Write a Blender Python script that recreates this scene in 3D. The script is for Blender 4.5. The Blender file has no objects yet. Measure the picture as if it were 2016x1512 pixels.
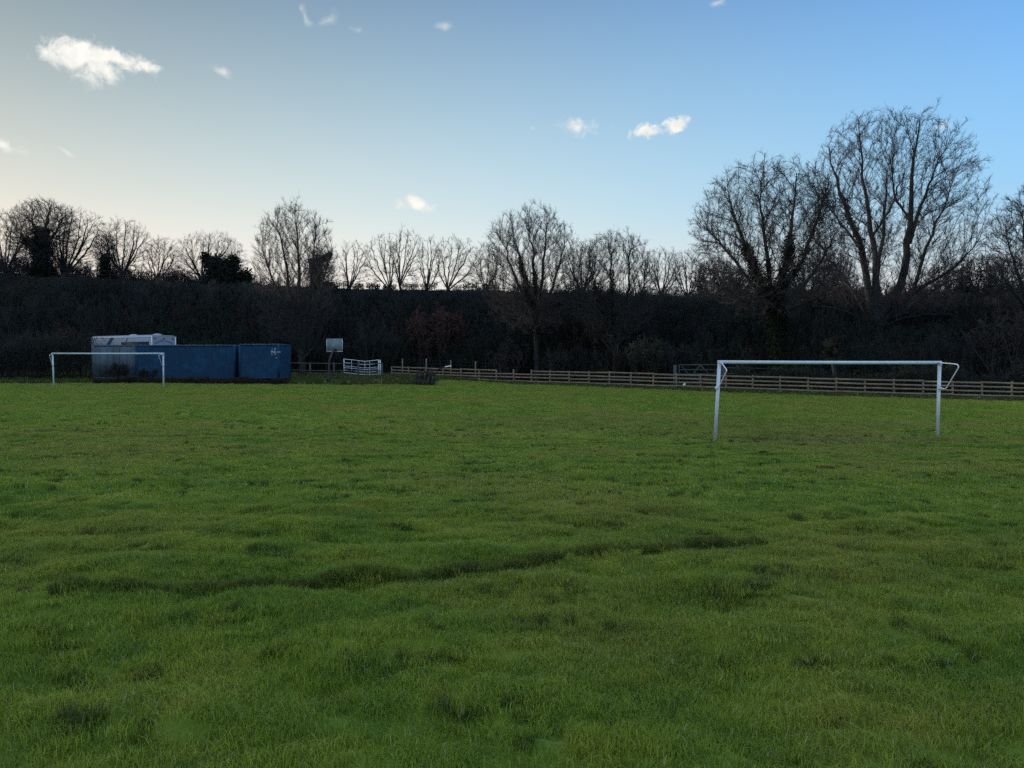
import bpy, math, random
import numpy as np
from math import radians as R_, sin, cos, pi, atan2, asin, sqrt
from mathutils import Vector, Matrix
from mathutils.kdtree import KDTree

# ------------------------------------------------------------------ camera, sky, sun, exposure
SC = bpy.context.scene
F, CX, CY, HY = 1514.0, 1008.0, 756.0, 718.0          # focal length and centre of the photograph, horizon row
PITCH = math.atan((CY - HY) / F)
EYE = 1.6
cam_d = bpy.data.cameras.new('camera')
cam = bpy.data.objects.new('camera', cam_d)
SC.collection.objects.link(cam)
cam.location = (0, 0, EYE)
cam.rotation_euler = (pi / 2 - PITCH, 0, 0)
cam_d.sensor_width = 36
cam_d.lens = 36 * F / 2016
cam_d.clip_start = 0.05
cam_d.clip_end = 3000
SC.camera = cam
SC.view_settings.view_transform = 'Standard'
SC.view_settings.look = 'None'
SC.view_settings.exposure = 0.78
SC.view_settings.gamma = 1
SC.cycles.use_denoising = False
SC.cycles.max_bounces = 6
SC.cycles.transparent_max_bounces = 8

SUN_AZ, SUN_EL = -72.0, 9.0                            # left of the view, low behind an added, unseen bank
SKY_STRENGTH = 0.12
SKY_FIT = [(0.345, -0.08, 3.134, 1.038, -1.664, -7.981), (-0.022, 0.205, 3.962, 1.425, -1.16, -7.858), (0.069, 0.378, 1.864, 2.144, -0.831, -3.454)]     # per channel: constant, sideways, upwards, both


def ray(px, py):
    u, v = (px - CX) / F, -(py - CY) / F
    return Vector((u, cos(PITCH) + v * sin(PITCH), -sin(PITCH) + v * cos(PITCH)))


def at(px, py, D):
    d = ray(px, py)
    return Vector((0, 0, EYE)) + d * (D / d.y)


def azel(px, py):
    d = ray(px, py).normalized()
    return atan2(d.x, d.y), asin(d.z)


world = bpy.data.worlds.new('World')
SC.world = world
world.use_nodes = True


def build_world():
    nt = world.node_tree
    N, L = nt.nodes, nt.links
    N.clear()

    def new(t, **kw):
        n = N.new(t)
        for k, v in kw.items():
            setattr(n, k, v)
        return n

    def math_(op, a, b=None, c=None, clamp=False):
        n = new('ShaderNodeMath', operation=op, use_clamp=clamp)
        for i, x in enumerate((a, b, c)):
            if x is None:
                continue
            if isinstance(x, (int, float)):
                n.inputs[i].default_value = x
            else:
                L.new(x, n.inputs[i])
        return n.outputs[0]

    def mix(fac, a, b, blend='MIX'):
        n = new('ShaderNodeMix', data_type='RGBA', blend_type=blend)
        for s, x in ((0, fac), (6, a), (7, b)):
            if isinstance(x, (int, float, tuple)):
                n.inputs[s].default_value = x
            else:
                L.new(x, n.inputs[s])
        return n.outputs[2]

    out = new('ShaderNodeOutputWorld')
    bg = new('ShaderNodeBackground')
    bg.inputs[1].default_value = SKY_STRENGTH
    sky = new('ShaderNodeTexSky', sky_type='NISHITA')
    sky.sun_disc = False
    sky.sun_elevation = R_(SUN_EL)
    sky.sun_rotation = R_(SUN_AZ)
    sky.altitude = 50
    sky.air_density = 1.0
    sky.dust_density = 1.2
    sky.ozone_density = 2.0
    tc = new('ShaderNodeTexCoord')
    sep = new('ShaderNodeSeparateXYZ')
    L.new(tc.outputs['Generated'], sep.inputs[0])
    az = math_('ARCTAN2', sep.outputs[0], sep.outputs[1])
    el = math_('ARCSINE', sep.outputs[2])
    comb = new('ShaderNodeCombineXYZ')
    L.new(az, comb.inputs[0])
    L.new(el, comb.inputs[1])
    co = comb.outputs[0]

    def noise(scale, detail, rough, dist=0.0, vec=co):
        n = new('ShaderNodeTexNoise')
        n.inputs['Scale'].default_value = scale
        n.inputs['Detail'].default_value = detail
        n.inputs['Roughness'].default_value = rough
        n.inputs['Distortion'].default_value = dist
        L.new(vec, n.inputs['Vector'])
        return n
    n_edge = noise(55, 10, 0.66, 0.5)
    n_body = noise(26, 7, 0.6, 0.2)
    # fine warp of the coordinates so wisps curl
    wn = noise(30, 4, 0.55)
    sub = new('ShaderNodeVectorMath', operation='SUBTRACT')
    L.new(wn.outputs['Color'], sub.inputs[0])
    sub.inputs[1].default_value = (0.5, 0.5, 0.5)
    scl = new('ShaderNodeVectorMath', operation='SCALE')
    L.new(sub.outputs[0], scl.inputs[0])
    scl.inputs['Scale'].default_value = 0.022
    add = new('ShaderNodeVectorMath', operation='ADD')
    L.new(co, add.inputs[0])
    L.new(scl.outputs[0], add.inputs[1])
    cow = add.outputs[0]
    # px, py, rx, ry, rotation, density, noise amount, sharpness
    blobs = [
        (150, 108, 88, 40, -6, 1.0, 1.5, 2.4), (185, 135, 72, 40, 0, 0.9, 1.9, 1.6), (232, 118, 78, 24, 12, 1.0, 1.5, 2.2),
        (285, 128, 34, 17, 10, 0.95, 1.5, 2.0), (98, 102, 34, 26, 0, 0.75, 1.8, 1.6),
        (812, 402, 46, 16, 6, 0.85, 1.6, 2.0), (806, 392, 22, 14, 0, 0.8, 1.5, 1.6),
        (1272, 262, 38, 14, 4, 0.9, 2.0, 2.0), (1330, 245, 32, 20, -25, 0.95, 1.9, 2.0), (1138, 250, 50, 18, 0, 0.55, 2.2, 1.6),
        (18, 288, 36, 14, 18, 0.7, 1.7, 1.6), (127, 299, 26, 8, 25, 0.45, 1.5, 1.6), (432, 136, 26, 12, 20, 0.45, 2.0, 1.6),
        (600, 25, 30, 14, 60, 0.40, 2.0, 1.4), (652, 40, 34, 14, -30, 0.35, 2.0, 1.4), (705, 60, 22, 8, 10, 0.3, 1.8, 1.4),
        (872, 54, 22, 10, 10, 0.4, 2.0, 1.5), (1418, 2, 34, 12, 0, 0.45, 2.0, 1.5), (1856, 246, 20, 16, -40, 0.5, 1.8, 1.4),
        (1048, 254, 10, 5, 0, 0.35, 1.4, 1.4),
    ]
    blobs = [(a, b, c * 1.08, d * 1.1, e, f * (1 if f > .84 else 1.15), g * 1.25, h * (.68 if f > .84 else .62)) for a, b, c, d, e, f, g, h in blobs]
    alpha = None
    for (px, py, rx, ry, rot, dens, amp, sharp) in blobs:
        a0, e0 = azel(px, py)
        ax = abs(azel(px + rx, py)[0] - azel(px - rx, py)[0]) / 2
        ay = abs(azel(px, py + ry)[1] - azel(px, py - ry)[1]) / 2
        m = new('ShaderNodeMapping', vector_type='TEXTURE')
        L.new(cow, m.inputs[0])
        m.inputs['Location'].default_value = (a0, e0, 0)
        m.inputs['Rotation'].default_value = (0, 0, R_(-rot))
        m.inputs['Scale'].default_value = (ax, ay, 1)
        ln = new('ShaderNodeVectorMath', operation='LENGTH')
        L.new(m.outputs[0], ln.inputs[0])
        v = math_('SUBTRACT', 1.0, ln.outputs['Value'])
        v = math_('MULTIPLY_ADD', math_('SUBTRACT', n_edge.outputs[0], 0.5), amp, v)
        v = math_('MULTIPLY', v, sharp, clamp=True)
        v = math_('MULTIPLY', v, dens)
        alpha = v if alpha is None else math_('MAXIMUM', alpha, v)
    sm = new('ShaderNodeMapRange', interpolation_type='SMOOTHSTEP')
    L.new(alpha, sm.inputs[0])
    alpha = sm.outputs[0]
    # thin pale bank low over the skyline
    lowm = new('ShaderNodeMapRange', interpolation_type='SMOOTHSTEP')
    L.new(el, lowm.inputs[0])
    lowm.inputs[1].default_value = 0.20
    lowm.inputs[2].default_value = 0.06
    mp = new('ShaderNodeMapping')
    L.new(co, mp.inputs[0])
    mp.inputs['Scale'].default_value = (1, 4.5, 1)
    n_low = noise(4.2, 5, 0.55, 0.3, mp.outputs[0])
    lowf = new('ShaderNodeMapRange', interpolation_type='SMOOTHSTEP')
    L.new(n_low.outputs[0], lowf.inputs[0])
    lowf.inputs[1].default_value = 0.38
    lowf.inputs[2].default_value = 0.72
    low = math_('MULTIPLY', math_('MULTIPLY_ADD', lowf.outputs[0], 0.45, 0.52), lowm.outputs[0])
    k = 1.0 / SKY_STRENGTH
    # the day's own balance: greyer haze on the sun side, clearer blue away from it
    xx = new('ShaderNodeClamp'); L.new(sep.outputs[0], xx.inputs[0]); xx.inputs[1].default_value = -0.6; xx.inputs[2].default_value = 0.6
    zz = new('ShaderNodeClamp'); L.new(sep.outputs[2], zz.inputs[0]); zz.inputs[1].default_value = 0.08; zz.inputs[2].default_value = 0.5
    xz = math_('MULTIPLY', xx.outputs[0], zz.outputs[0])
    cc = new('ShaderNodeCombineXYZ')
    xx2, zz2 = math_('MULTIPLY', xx.outputs[0], xx.outputs[0]), math_('MULTIPLY', zz.outputs[0], zz.outputs[0])
    for i, (a, b_, c, d, e_, f_) in enumerate(SKY_FIT):
        v = math_('MULTIPLY_ADD', xx.outputs[0], b_, a)
        v = math_('MULTIPLY_ADD', zz.outputs[0], c, v)
        v = math_('MULTIPLY_ADD', xz, d, v)
        v = math_('MULTIPLY_ADD', xx2, e_, v)
        v = math_('MULTIPLY_ADD', zz2, f_, v)
        L.new(math_('POWER', 2.718281828, v), cc.inputs[i])
    base = mix(1.0, sky.outputs[0], cc.outputs[0], 'MULTIPLY')
    up = new('ShaderNodeMapRange', interpolation_type='SMOOTHSTEP')  # added bright veil overhead and behind the camera, lifts the fill light
    L.new(math_('MULTIPLY_ADD', sep.outputs[1], -0.55, sep.outputs[2]), up.inputs[0])
    up.inputs[1].default_value = 0.14
    up.inputs[2].default_value = 0.62
    ncl = noise(2.3, 6, 0.6, 0.4, tc.outputs['Generated'])
    cov = new('ShaderNodeMapRange', interpolation_type='SMOOTHSTEP')
    L.new(ncl.outputs[0], cov.inputs[0])
    cov.inputs[1].default_value = 0.36
    cov.inputs[2].default_value = 0.56
    cov.inputs[3].default_value = 0.45
    base = mix(math_('MULTIPLY', up.outputs[0], cov.outputs[0]), base, (0.40 * k, 0.60 * k, 0.90 * k, 1))
    base = mix(low, base, (0.50 * k, 0.49 * k, 0.50 * k, 1))
    ccol = new('ShaderNodeValToRGB')
    L.new(n_body.outputs[0], ccol.inputs[0])
    ccol.color_ramp.elements[0].position = 0.32
    ccol.color_ramp.elements[0].color = (0.40 * k, 0.42 * k, 0.42 * k, 1)
    ccol.color_ramp.elements[1].position = 0.58
    ccol.color_ramp.elements[1].color = (0.60 * k, 0.585 * k, 0.54 * k, 1)
    base = mix(alpha, base, ccol.outputs[0])
    L.new(base, bg.inputs[0])
    L.new(bg.outputs[0], out.inputs[0])


build_world()

sun_d = bpy.data.lights.new('sun', 'SUN')
sun_d.energy = 2.2
sun_d.angle = R_(0.6)
sun_d.color = (1.0, 0.88, 0.72)
sun = bpy.data.objects.new('sun', sun_d)
SC.collection.objects.link(sun)
sdir = Vector((sin(R_(SUN_AZ)) * cos(R_(SUN_EL)), cos(R_(SUN_AZ)) * cos(R_(SUN_EL)), sin(R_(SUN_EL))))
sun.rotation_euler = sdir.to_track_quat('Z', 'Y').to_euler()
sun.location = sdir * 300

# ------------------------------------------------------------------ helpers
C = SC.collection


def tag(o, label=None, cat=None, group=None, kind=None):
    if label: o['label'] = label
    if cat: o['category'] = cat
    if group: o['group'] = group
    if kind: o['kind'] = kind
    return o


def thing(name, label, cat, loc=(0, 0, 0), rz=0.0, group=None):
    o = bpy.data.objects.new(name, None)
    o.empty_display_size = 0.3
    C.objects.link(o)
    o.location = loc
    o.rotation_euler = (0, 0, rz)
    return tag(o, label, cat, group)


class MB:
    """collects vertices and faces, builds them as one mesh object"""

    def __init__(self):
        self.v, self.f, self.n = [], [], 0

    def add(self, verts, faces):
        verts = np.asarray(verts, dtype=np.float64).reshape(-1, 3)
        self.v.append(verts)
        self.f.append((np.asarray(faces, dtype=np.int64) + self.n))
        self.n += len(verts)

    def box(self, c, s, rz=0.0, M=None):
        x, y, z = s[0] / 2, s[1] / 2, s[2] / 2
        v = np.array([(-x, -y, -z), (x, -y, -z), (x, y, -z), (-x, y, -z), (-x, -y, z), (x, -y, z), (x, y, z), (-x, y, z)])
        if M is not None:
            v = v @ np.array(M).T
        if rz:
            cr, sr = cos(rz), sin(rz)
            v = v @ np.array([[cr, -sr, 0], [sr, cr, 0], [0, 0, 1]]).T
        self.add(v + np.array(c), [(0, 3, 2, 1), (4, 5, 6, 7), (0, 1, 5, 4), (1, 2, 6, 5), (2, 3, 7, 6), (3, 0, 4, 7)])

    def bar(self, a, b, w, h, up=(0, 0, 1)):
        a, b = Vector(a), Vector(b)
        d = b - a
        l = d.length
        d.normalize()
        u = Vector(up)
        s = d.cross(u)
        if s.length < 1e-4:
            s = Vector((1, 0, 0))
        s.normalize()
        u = s.cross(d)
        M = np.array([[d.x, s.x, u.x], [d.y, s.y, u.y], [d.z, s.z, u.z]])
        self.box((a + b) / 2, (l, w, h), M=M)

    def tube(self, pts, rad, sides=8, cap=True):
        pts = np.asarray([tuple(p) for p in pts], dtype=np.float64)[None]
        n = pts.shape[1]
        rad = np.full((1, n), rad) if isinstance(rad, (int, float)) else np.asarray(rad, dtype=np.float64)[None]
        v, f = tubes(pts, rad, sides)
        self.add(v, f)
        if cap:
            for k, s in ((0, 1), (n - 1, -1)):
                b = self.n - n * sides + k * sides
                c = pts[0, k]
                self.v.append(c[None]); ci = self.n; self.n += 1
                ff = [(ci, b + (j + 1) % sides if s > 0 else b + j, b + j if s > 0 else b + (j + 1) % sides, ci) for j in range(sides)]
                self.f.append(np.asarray(ff))
                # keep vertex bookkeeping simple: cap centre was appended after ring block
                if k == 0:
                    # second cap must still find the ring block
                    n_shift = 1
                    pts_shift = n_shift
                    self._shift = 1
                    b2 = self.n - 1 - n * sides + (n - 1) * sides
                    c2 = pts[0, n - 1]
                    self.v.append(c2[None]); ci2 = self.n; self.n += 1
                    ff = [(ci2, b2 + j, b2 + (j + 1) % sides, ci2) for j in range(sides)]
                    self.f.append(np.asarray(ff))
                    break

    def lathe(self, prof, c=(0, 0, 0), axis='z', sides=20):
        """prof: list of (radius, height)"""
        n = len(prof)
        a = np.arange(sides) * 2 * pi / sides
        v = []
        for r, h in prof:
            for t in a:
                p = (r * cos(t), r * sin(t), h)
                if axis == 'y': p = (p[0], p[2], p[1])
                if axis == 'x': p = (p[2], p[0], p[1])
                v.append((p[0] + c[0], p[1] + c[1], p[2] + c[2]))
        f = [(i * sides + j, i * sides + (j + 1) % sides, (i + 1) * sides + (j + 1) % sides, (i + 1) * sides + j) for i in range(n - 1) for j in range(sides)]
        self.add(v, f)

    def build(self, name, mat, parent=None, smooth=False):
        V = np.concatenate(self.v)
        quads = np.concatenate([np.asarray(f).reshape(-1, np.asarray(f).shape[-1]) for f in self.f if np.asarray(f).shape[-1] == 4]) if any(np.asarray(f).shape[-1] == 4 for f in self.f) else np.zeros((0, 4), int)
        tris = [np.asarray(f) for f in self.f if np.asarray(f).shape[-1] == 3]
        tris = np.concatenate(tris) if tris else np.zeros((0, 3), int)
        deg = quads[:, 0] == quads[:, 3] if len(quads) else np.zeros(0, bool)
        if deg.any():
            tris = np.concatenate([tris, quads[deg][:, :3]])
            quads = quads[~deg]
        me = bpy.data.meshes.new(name)
        me.vertices.add(len(V))
        me.vertices.foreach_set('co', V.astype(np.float32).ravel())
        nl = len(quads) * 4 + len(tris) * 3
        me.loops.add(nl)
        me.loops.foreach_set('vertex_index', np.concatenate([quads.ravel(), tris.ravel()]).astype(np.int32))
        np_ = len(quads) + len(tris)
        me.polygons.add(np_)
        st = np.concatenate([np.arange(len(quads)) * 4, len(quads) * 4 + np.arange(len(tris)) * 3]).astype(np.int32)
        me.polygons.foreach_set('loop_start', st)
        if smooth:
            me.polygons.foreach_set('use_smooth', np.ones(np_, bool))
        me.update(calc_edges=True)
        me.materials.append(mat)
        o = bpy.data.objects.new(name, me)
        C.objects.link(o)
        if parent is not None:
            o.parent = parent
        return o


def tubes(P, Rr, sides):
    """P (N,n,3) centre lines, Rr (N,n) radii -> vertices, quads"""
    N, n, _ = P.shape
    T = np.empty_like(P)
    T[:, 1:-1] = P[:, 2:] - P[:, :-2]
    T[:, 0] = P[:, 1] - P[:, 0]
    T[:, -1] = P[:, -1] - P[:, -2]
    T /= np.linalg.norm(T, axis=2, keepdims=True) + 1e-9
    ref = np.zeros_like(T)
    main = np.abs(T.mean(axis=1))
    ax = np.argmin(main, axis=1)
    ref[np.arange(N), :, ax] = 1
    U = np.cross(T, ref)
    U /= np.linalg.norm(U, axis=2, keepdims=True) + 1e-9
    W = np.cross(T, U)
    a = np.arange(sides) * 2 * pi / sides
    V = P[:, :, None] + Rr[:, :, None, None] * (U[:, :, None] * np.cos(a)[None, None, :, None] + W[:, :, None] * np.sin(a)[None, None, :, None])
    base = (np.arange(N) * n * sides)[:, None, None]
    i = np.arange(n - 1)[None, :, None] * sides
    j = np.arange(sides)[None, None, :]
    j2 = (j + 1) % sides
    f = np.stack([base + i + j, base + i + j2, base + i + sides + j2, base + i + sides + j], axis=-1)
    return V.reshape(-1, 3), f.reshape(-1, 4)


_pr = np.random.RandomState(11)
_PERM = _pr.permutation(512)
_PERM = np.concatenate([_PERM, _PERM])
_GA = _pr.uniform(0, 2 * pi, 512)


def perlin(x, y, s=1.0, seed=0):
    x = np.asarray(x, float) / s + seed * 17.3
    y = np.asarray(y, float) / s + seed * 9.7
    xi, yi = np.floor(x).astype(int), np.floor(y).astype(int)
    xf, yf = x - xi, y - yi
    u, v = xf * xf * (3 - 2 * xf), yf * yf * (3 - 2 * yf)

    def g(ix, iy, dx, dy):
        h = _PERM[(_PERM[ix & 511] + iy) & 511]
        return np.cos(_GA[h]) * dx + np.sin(_GA[h]) * dy
    a = g(xi, yi, xf, yf); b = g(xi + 1, yi, xf - 1, yf)
    c = g(xi, yi + 1, xf, yf - 1); d = g(xi + 1, yi + 1, xf - 1, yf - 1)
    return (a + (b - a) * u) * (1 - v) + (c + (d - c) * u) * v


def sstep(a, b, x):
    t = np.clip((np.asarray(x, float) - a) / (b - a), 0, 1)
    return t * t * (3 - 2 * t)


# ------------------------------------------------------------------ lie of the land
def contact(px, py, D):
    p = at(px, py, D)
    return (p.x, p.y, p.z)


FENCE = [(771, 70), (950, 66), (1215, 58.5), (1400, 54.5), (1600, 52), (1850, 50.5), (2016, 49.8), (2220, 49)]
FENCE_Y = {771: 746, 950: 754, 1215: 762.5, 1400: 770, 1600: 777, 1850: 784, 2016: 788.5, 2220: 794}
_ctl = [(0, 0, 0), (0, -25, 0), (-45, 0, 0.25), (45, 0, -0.8), (-3, 8, -.02), (6, 9, -.12),
        contact(105, 762, 51.5), contact(323, 762, 51.5), contact(1407, 868, 23.1), contact(1845, 861, 24.3),
        contact(647, 757, 59), contact(838, 759, 58), contact(380, 755, 58), contact(20, 757, 57), (-60, 55, .5), (70, 45, -.9)]
for px, D in FENCE:
    _ctl.append(contact(px, FENCE_Y[px], D))
_ctl = np.array(_ctl)


def _tps(r):
    return np.where(r > 1e-6, r * r * np.log(r + 1e-9), 0)


_n = len(_ctl)
_K = _tps(np.linalg.norm(_ctl[:, None, :2] - _ctl[None, :, :2], axis=2)) + np.eye(_n) * 12.0
_Pm = np.hstack([np.ones((_n, 1)), _ctl[:, :2]])
_A = np.block([[_K, _Pm], [_Pm.T, np.zeros((3, 3))]])
_W = np.linalg.solve(_A, np.concatenate([_ctl[:, 2], np.zeros(3)]))


def field_z(x, y):
    xc, yc = np.clip(x, -62, 62), np.clip(y, -25, 72)
    z = _W[_n] + _W[_n + 1] * xc + _W[_n + 2] * yc
    for i in range(_n):
        z = z + _W[i] * _tps(np.hypot(xc - _ctl[i, 0], yc - _ctl[i, 1]))
    return z


_rx = np.array([-400, -230, -150, -100, -63, -32, -19, -4, 21, 53, 63, 120, 400.0])
_rz = np.array([30, 30, 27, 18, 12.6, 11.35, 10.75, 10.7, 9.15, 8.7, 8.7, 9.0, 9.0])  # left end, out of view, raised to block the sun


def foot_y(x):
    return np.interp(x, [-400, -60, -8, 2, 14, 35, 60, 400], [60, 68, 77, 73, 64, 58, 55, 55])


def ridge_y(x):
    return np.interp(x, [-400, -150, -60, 0, 60, 400], [110, 100, 95, 96, 92, 90])


def ridge_z(x):
    return np.interp(x, _rx, _rz)


# the dark broken edge crossing the foreground (pixel rows turned into ground points)
_edge = [(-60, 1200), (120, 1186), (250, 1172), (420, 1160), (560, 1155), (720, 1146), (900, 1132), (1060, 1110), (1180, 1094), (1300, 1086), (1420, 1072), (1560, 1062)]
_edge_w = np.array([(at(px, py, 1514 * 1.62 / (py - HY)).x, at(px, py, 1514 * 1.62 / (py - HY)).y) for px, py in _edge])


def edge_d(x, y):
    ye = np.interp(x, _edge_w[:, 0], _edge_w[:, 1]) + 0.09 * perlin(x, y * 0, .5, 6) * 2 + .05 * perlin(x, y * 0, .17, 7) * 2
    on = sstep(-3.6, -2.9, x) * (1 - sstep(1.7, 2.8, x))
    return y - ye, on


def lumps(x, y):
    """tussocky unevenness of the turf"""
    x0, x = x, x * .66
    a = perlin(x, y * 1.35, 1.7, 1) * 0.05
    b = perlin(x, y * 1.25, 0.62, 2)
    b = np.maximum(b, -0.22) * 0.12
    c = perlin(x, y * 1.2, 0.27, 3) * 0.07
    d = perlin(x, y, 5.5, 4) * 0.06
    x = x0
    de, on = edge_d(x, y)
    step = on * (0.022 * sstep(-0.10, 0.03, de) * (1 - sstep(0.1, 1.3, de)) - 0.03 * np.exp(-((de + .14) / .1) ** 2)) * (0.65 + 0.8 * perlin(x, y, .9, 8))
    fade = 1 - 0.45 * sstep(12, 45, y)
    return (a + b + c) * fade + d + step


def ground_z(x, y):
    x = np.asarray(x, float)
    y = np.asarray(y, float)
    base = field_z(x, y)
    # rough raised verge behind the touch line, left half
    verge = sstep(58, 63, y) * (1 - sstep(-9, 2, x)) * 0.28
    fy, ry, rz = foot_y(x), ridge_y(x), ridge_z(x)
    t = np.clip((y - fy) / (ry - fy), 0, 1)
    prof = np.sin(t * pi / 2) ** 1.15
    side = sstep(-78, -135, x) * 26  # bank left of the view, added unseen to block the low sun
    infield = sstep(0, 1, t * 8)
    z = base + verge
    z = np.maximum(z + (rz - z) * prof, z + side)
    beyond = np.maximum(y - ry, 0)
    z = z - np.minimum(beyond, 60) * 0.05
    z = z + lumps(x, y) * (1 - infield) + perlin(x, y, 6, 5) * 0.35 * infield * (1 - sstep(.75, .97, t))
    return z


def gz(x, y):
    return float(ground_z(np.array([x]), np.array([y]))[0])


def on_ground(px, D):
    x = (px - CX) / F * D
    return Vector((x, D, gz(x, D)))


# ------------------------------------------------------------------ materials
def mat(name, col, rough=0.8, var=None, scale=4.0, detail=6, bump=0.0, bscale=None, metal=0.0, spec=0.3, coord='Object', trans=0.0,
        spots=None, stretch=None):
    m = bpy.data.materials.new(name)
    m.use_nodes = True
    nt = m.node_tree
    N, L = nt.nodes, nt.links
    b = N['Principled BSDF']
    b.inputs['Roughness'].default_value = rough
    b.inputs['Metallic'].default_value = metal
    b.inputs['Specular IOR Level'].default_value = spec
    tc = N.new('ShaderNodeTexCoord')
    if coord == 'World':
        g = N.new('ShaderNodeNewGeometry')
        vec = g.outputs['Position']
    else:
        vec = tc.outputs['Object']
    if stretch:
        mp = N.new('ShaderNodeMapping')
        mp.inputs['Scale'].default_value = stretch
        L.new(vec, mp.inputs[0])
        vec = mp.outputs[0]
    nz = N.new('ShaderNodeTexNoise')
    nz.inputs['Scale'].default_value = scale
    nz.inputs['Detail'].default_value = detail
    nz.inputs['Roughness'].default_value = 0.65
    L.new(vec, nz.inputs['Vector'])
    rp = N.new('ShaderNodeValToRGB')
    L.new(nz.outputs[0], rp.inputs[0])
    cols = [col] + list(var or [tuple(c * 0.7 for c in col)])
    els = rp.color_ramp.elements
    while len(els) < len(cols):
        els.new(0.5)
    for i, c in enumerate(cols):
        els[i].position = 0.33 + 0.34 * i / max(1, len(cols) - 1)
        els[i].color = (*c, 1)
    colsock = rp.outputs[0]
    if spots:
        sc_, thr, scol = spots
        n2 = N.new('ShaderNodeTexNoise')
        n2.inputs['Scale'].default_value = sc_
        n2.inputs['Detail'].default_value = 5
        n2.inputs['Roughness'].default_value = 0.7
        L.new(vec, n2.inputs['Vector'])
        mr = N.new('ShaderNodeMapRange')
        mr.inputs[1].default_value = thr
        mr.inputs[2].default_value = thr + 0.03
        L.new(n2.outputs[0], mr.inputs[0])
        mx = N.new('ShaderNodeMix')
        mx.data_type = 'RGBA'
        L.new(mr.outputs[0], mx.inputs[0])
        L.new(colsock, mx.inputs[6])
        mx.inputs[7].default_value = (*scol, 1)
        colsock = mx.outputs[2]
    L.new(colsock, b.inputs['Base Color'])
    if bump:
        n3 = N.new('ShaderNodeTexNoise')
        n3.inputs['Scale'].default_value = bscale or scale * 4
        n3.inputs['Detail'].default_value = 5
        L.new(vec, n3.inputs['Vector'])
        bp = N.new('ShaderNodeBump')
        bp.inputs['Strength'].default_value = bump
        bp.inputs['Distance'].default_value = 0.02
        L.new(n3.outputs[0], bp.inputs['Height'])
        L.new(bp.outputs[0], b.inputs['Normal'])
    if trans:
        out = N['Material Output']
        tr = N.new('ShaderNodeBsdfTranslucent')
        L.new(colsock, tr.inputs[0])
        ms = N.new('ShaderNodeMixShader')
        ms.inputs[0].default_value = trans
        L.new(b.outputs[0], ms.inputs[1])
        L.new(tr.outputs[0], ms.inputs[2])
        L.new(ms.outputs[0], out.inputs[0])
    return m


M = {}
M['paint'] = mat('white_gloss_paint', (0.58, 0.59, 0.58), 0.4, [(0.47, 0.49, 0.49)], 6, spots=(9, 0.66, (0.10, 0.07, 0.05)), bump=0.1, coord='World')
M['paint_far'] = mat('white_paint_worn', (0.55, 0.56, 0.55), 0.4, [(0.42, 0.43, 0.43)], 4, coord='World')
M['galv'] = mat('white_steel', (0.60, 0.60, 0.60), 0.35, [(0.72, 0.72, 0.72)], 5)
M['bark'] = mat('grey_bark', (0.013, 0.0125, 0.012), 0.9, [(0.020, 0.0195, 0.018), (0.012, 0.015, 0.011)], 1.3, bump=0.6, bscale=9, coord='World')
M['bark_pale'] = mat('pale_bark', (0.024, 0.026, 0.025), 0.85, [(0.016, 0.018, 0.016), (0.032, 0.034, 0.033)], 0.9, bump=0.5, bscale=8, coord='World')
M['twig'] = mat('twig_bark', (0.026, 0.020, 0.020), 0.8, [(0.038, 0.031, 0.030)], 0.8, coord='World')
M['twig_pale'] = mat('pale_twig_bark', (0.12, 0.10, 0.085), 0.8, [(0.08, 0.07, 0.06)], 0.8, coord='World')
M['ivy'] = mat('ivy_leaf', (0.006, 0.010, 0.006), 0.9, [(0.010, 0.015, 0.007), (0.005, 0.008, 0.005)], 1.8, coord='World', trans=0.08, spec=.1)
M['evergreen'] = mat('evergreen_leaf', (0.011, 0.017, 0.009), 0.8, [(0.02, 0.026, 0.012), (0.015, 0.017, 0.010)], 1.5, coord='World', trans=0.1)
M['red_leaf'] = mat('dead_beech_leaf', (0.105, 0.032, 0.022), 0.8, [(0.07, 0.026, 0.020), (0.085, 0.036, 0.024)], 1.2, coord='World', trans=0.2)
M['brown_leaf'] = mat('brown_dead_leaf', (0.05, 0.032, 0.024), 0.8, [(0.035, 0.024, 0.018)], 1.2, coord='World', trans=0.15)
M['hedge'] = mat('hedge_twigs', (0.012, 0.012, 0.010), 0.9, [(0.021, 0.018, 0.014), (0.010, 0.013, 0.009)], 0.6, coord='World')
M['wood'] = mat('weathered_timber', (0.30, 0.21, 0.125), 0.9, [(0.17, 0.12, 0.075), (0.23, 0.185, 0.105)], 1.1, bump=0.4, bscale=14, coord='World')
M['wood_new'] = mat('fresh_timber', (0.42, 0.36, 0.28), 0.8, [(0.34, 0.30, 0.23)], 3)
M['wood_dark'] = mat('dark_timber', (0.05, 0.042, 0.036), 0.9, [(0.08, 0.07, 0.055)], 2, coord='World')
M['wood_green'] = mat('algae_green_timber', (0.05, 0.06, 0.05), 0.9, [(0.075, 0.078, 0.065)], 2, coord='World')
M['blue'] = mat('blue_container_paint', (0.002, 0.038, 0.085), 0.75, [(0.002, 0.024, 0.055), (0.003, 0.048, 0.105)], 0.9, coord='World', spots=(2.6, 0.70, (0.02, 0.02, 0.022)), bump=.05)
M['greyblue'] = mat('grey_container_paint', (0.065, 0.085, 0.105), 0.6, [(0.045, 0.062, 0.075), (0.08, 0.10, 0.12)], 0.9, coord='World', spots=(3, 0.62, (0.02, 0.035, 0.03)))
M['edge'] = mat('bare_steel_edge', (0.45, 0.44, 0.42), 0.4, [(0.16, 0.13, 0.10)], 3, coord='World', metal=0.2)
M['white_body'] = mat('white_coachwork', (0.30, 0.31, 0.33), 0.4, [(0.22, 0.24, 0.26)], 1.2, spots=(3, 0.68, (0.10, 0.11, 0.09)))
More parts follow.
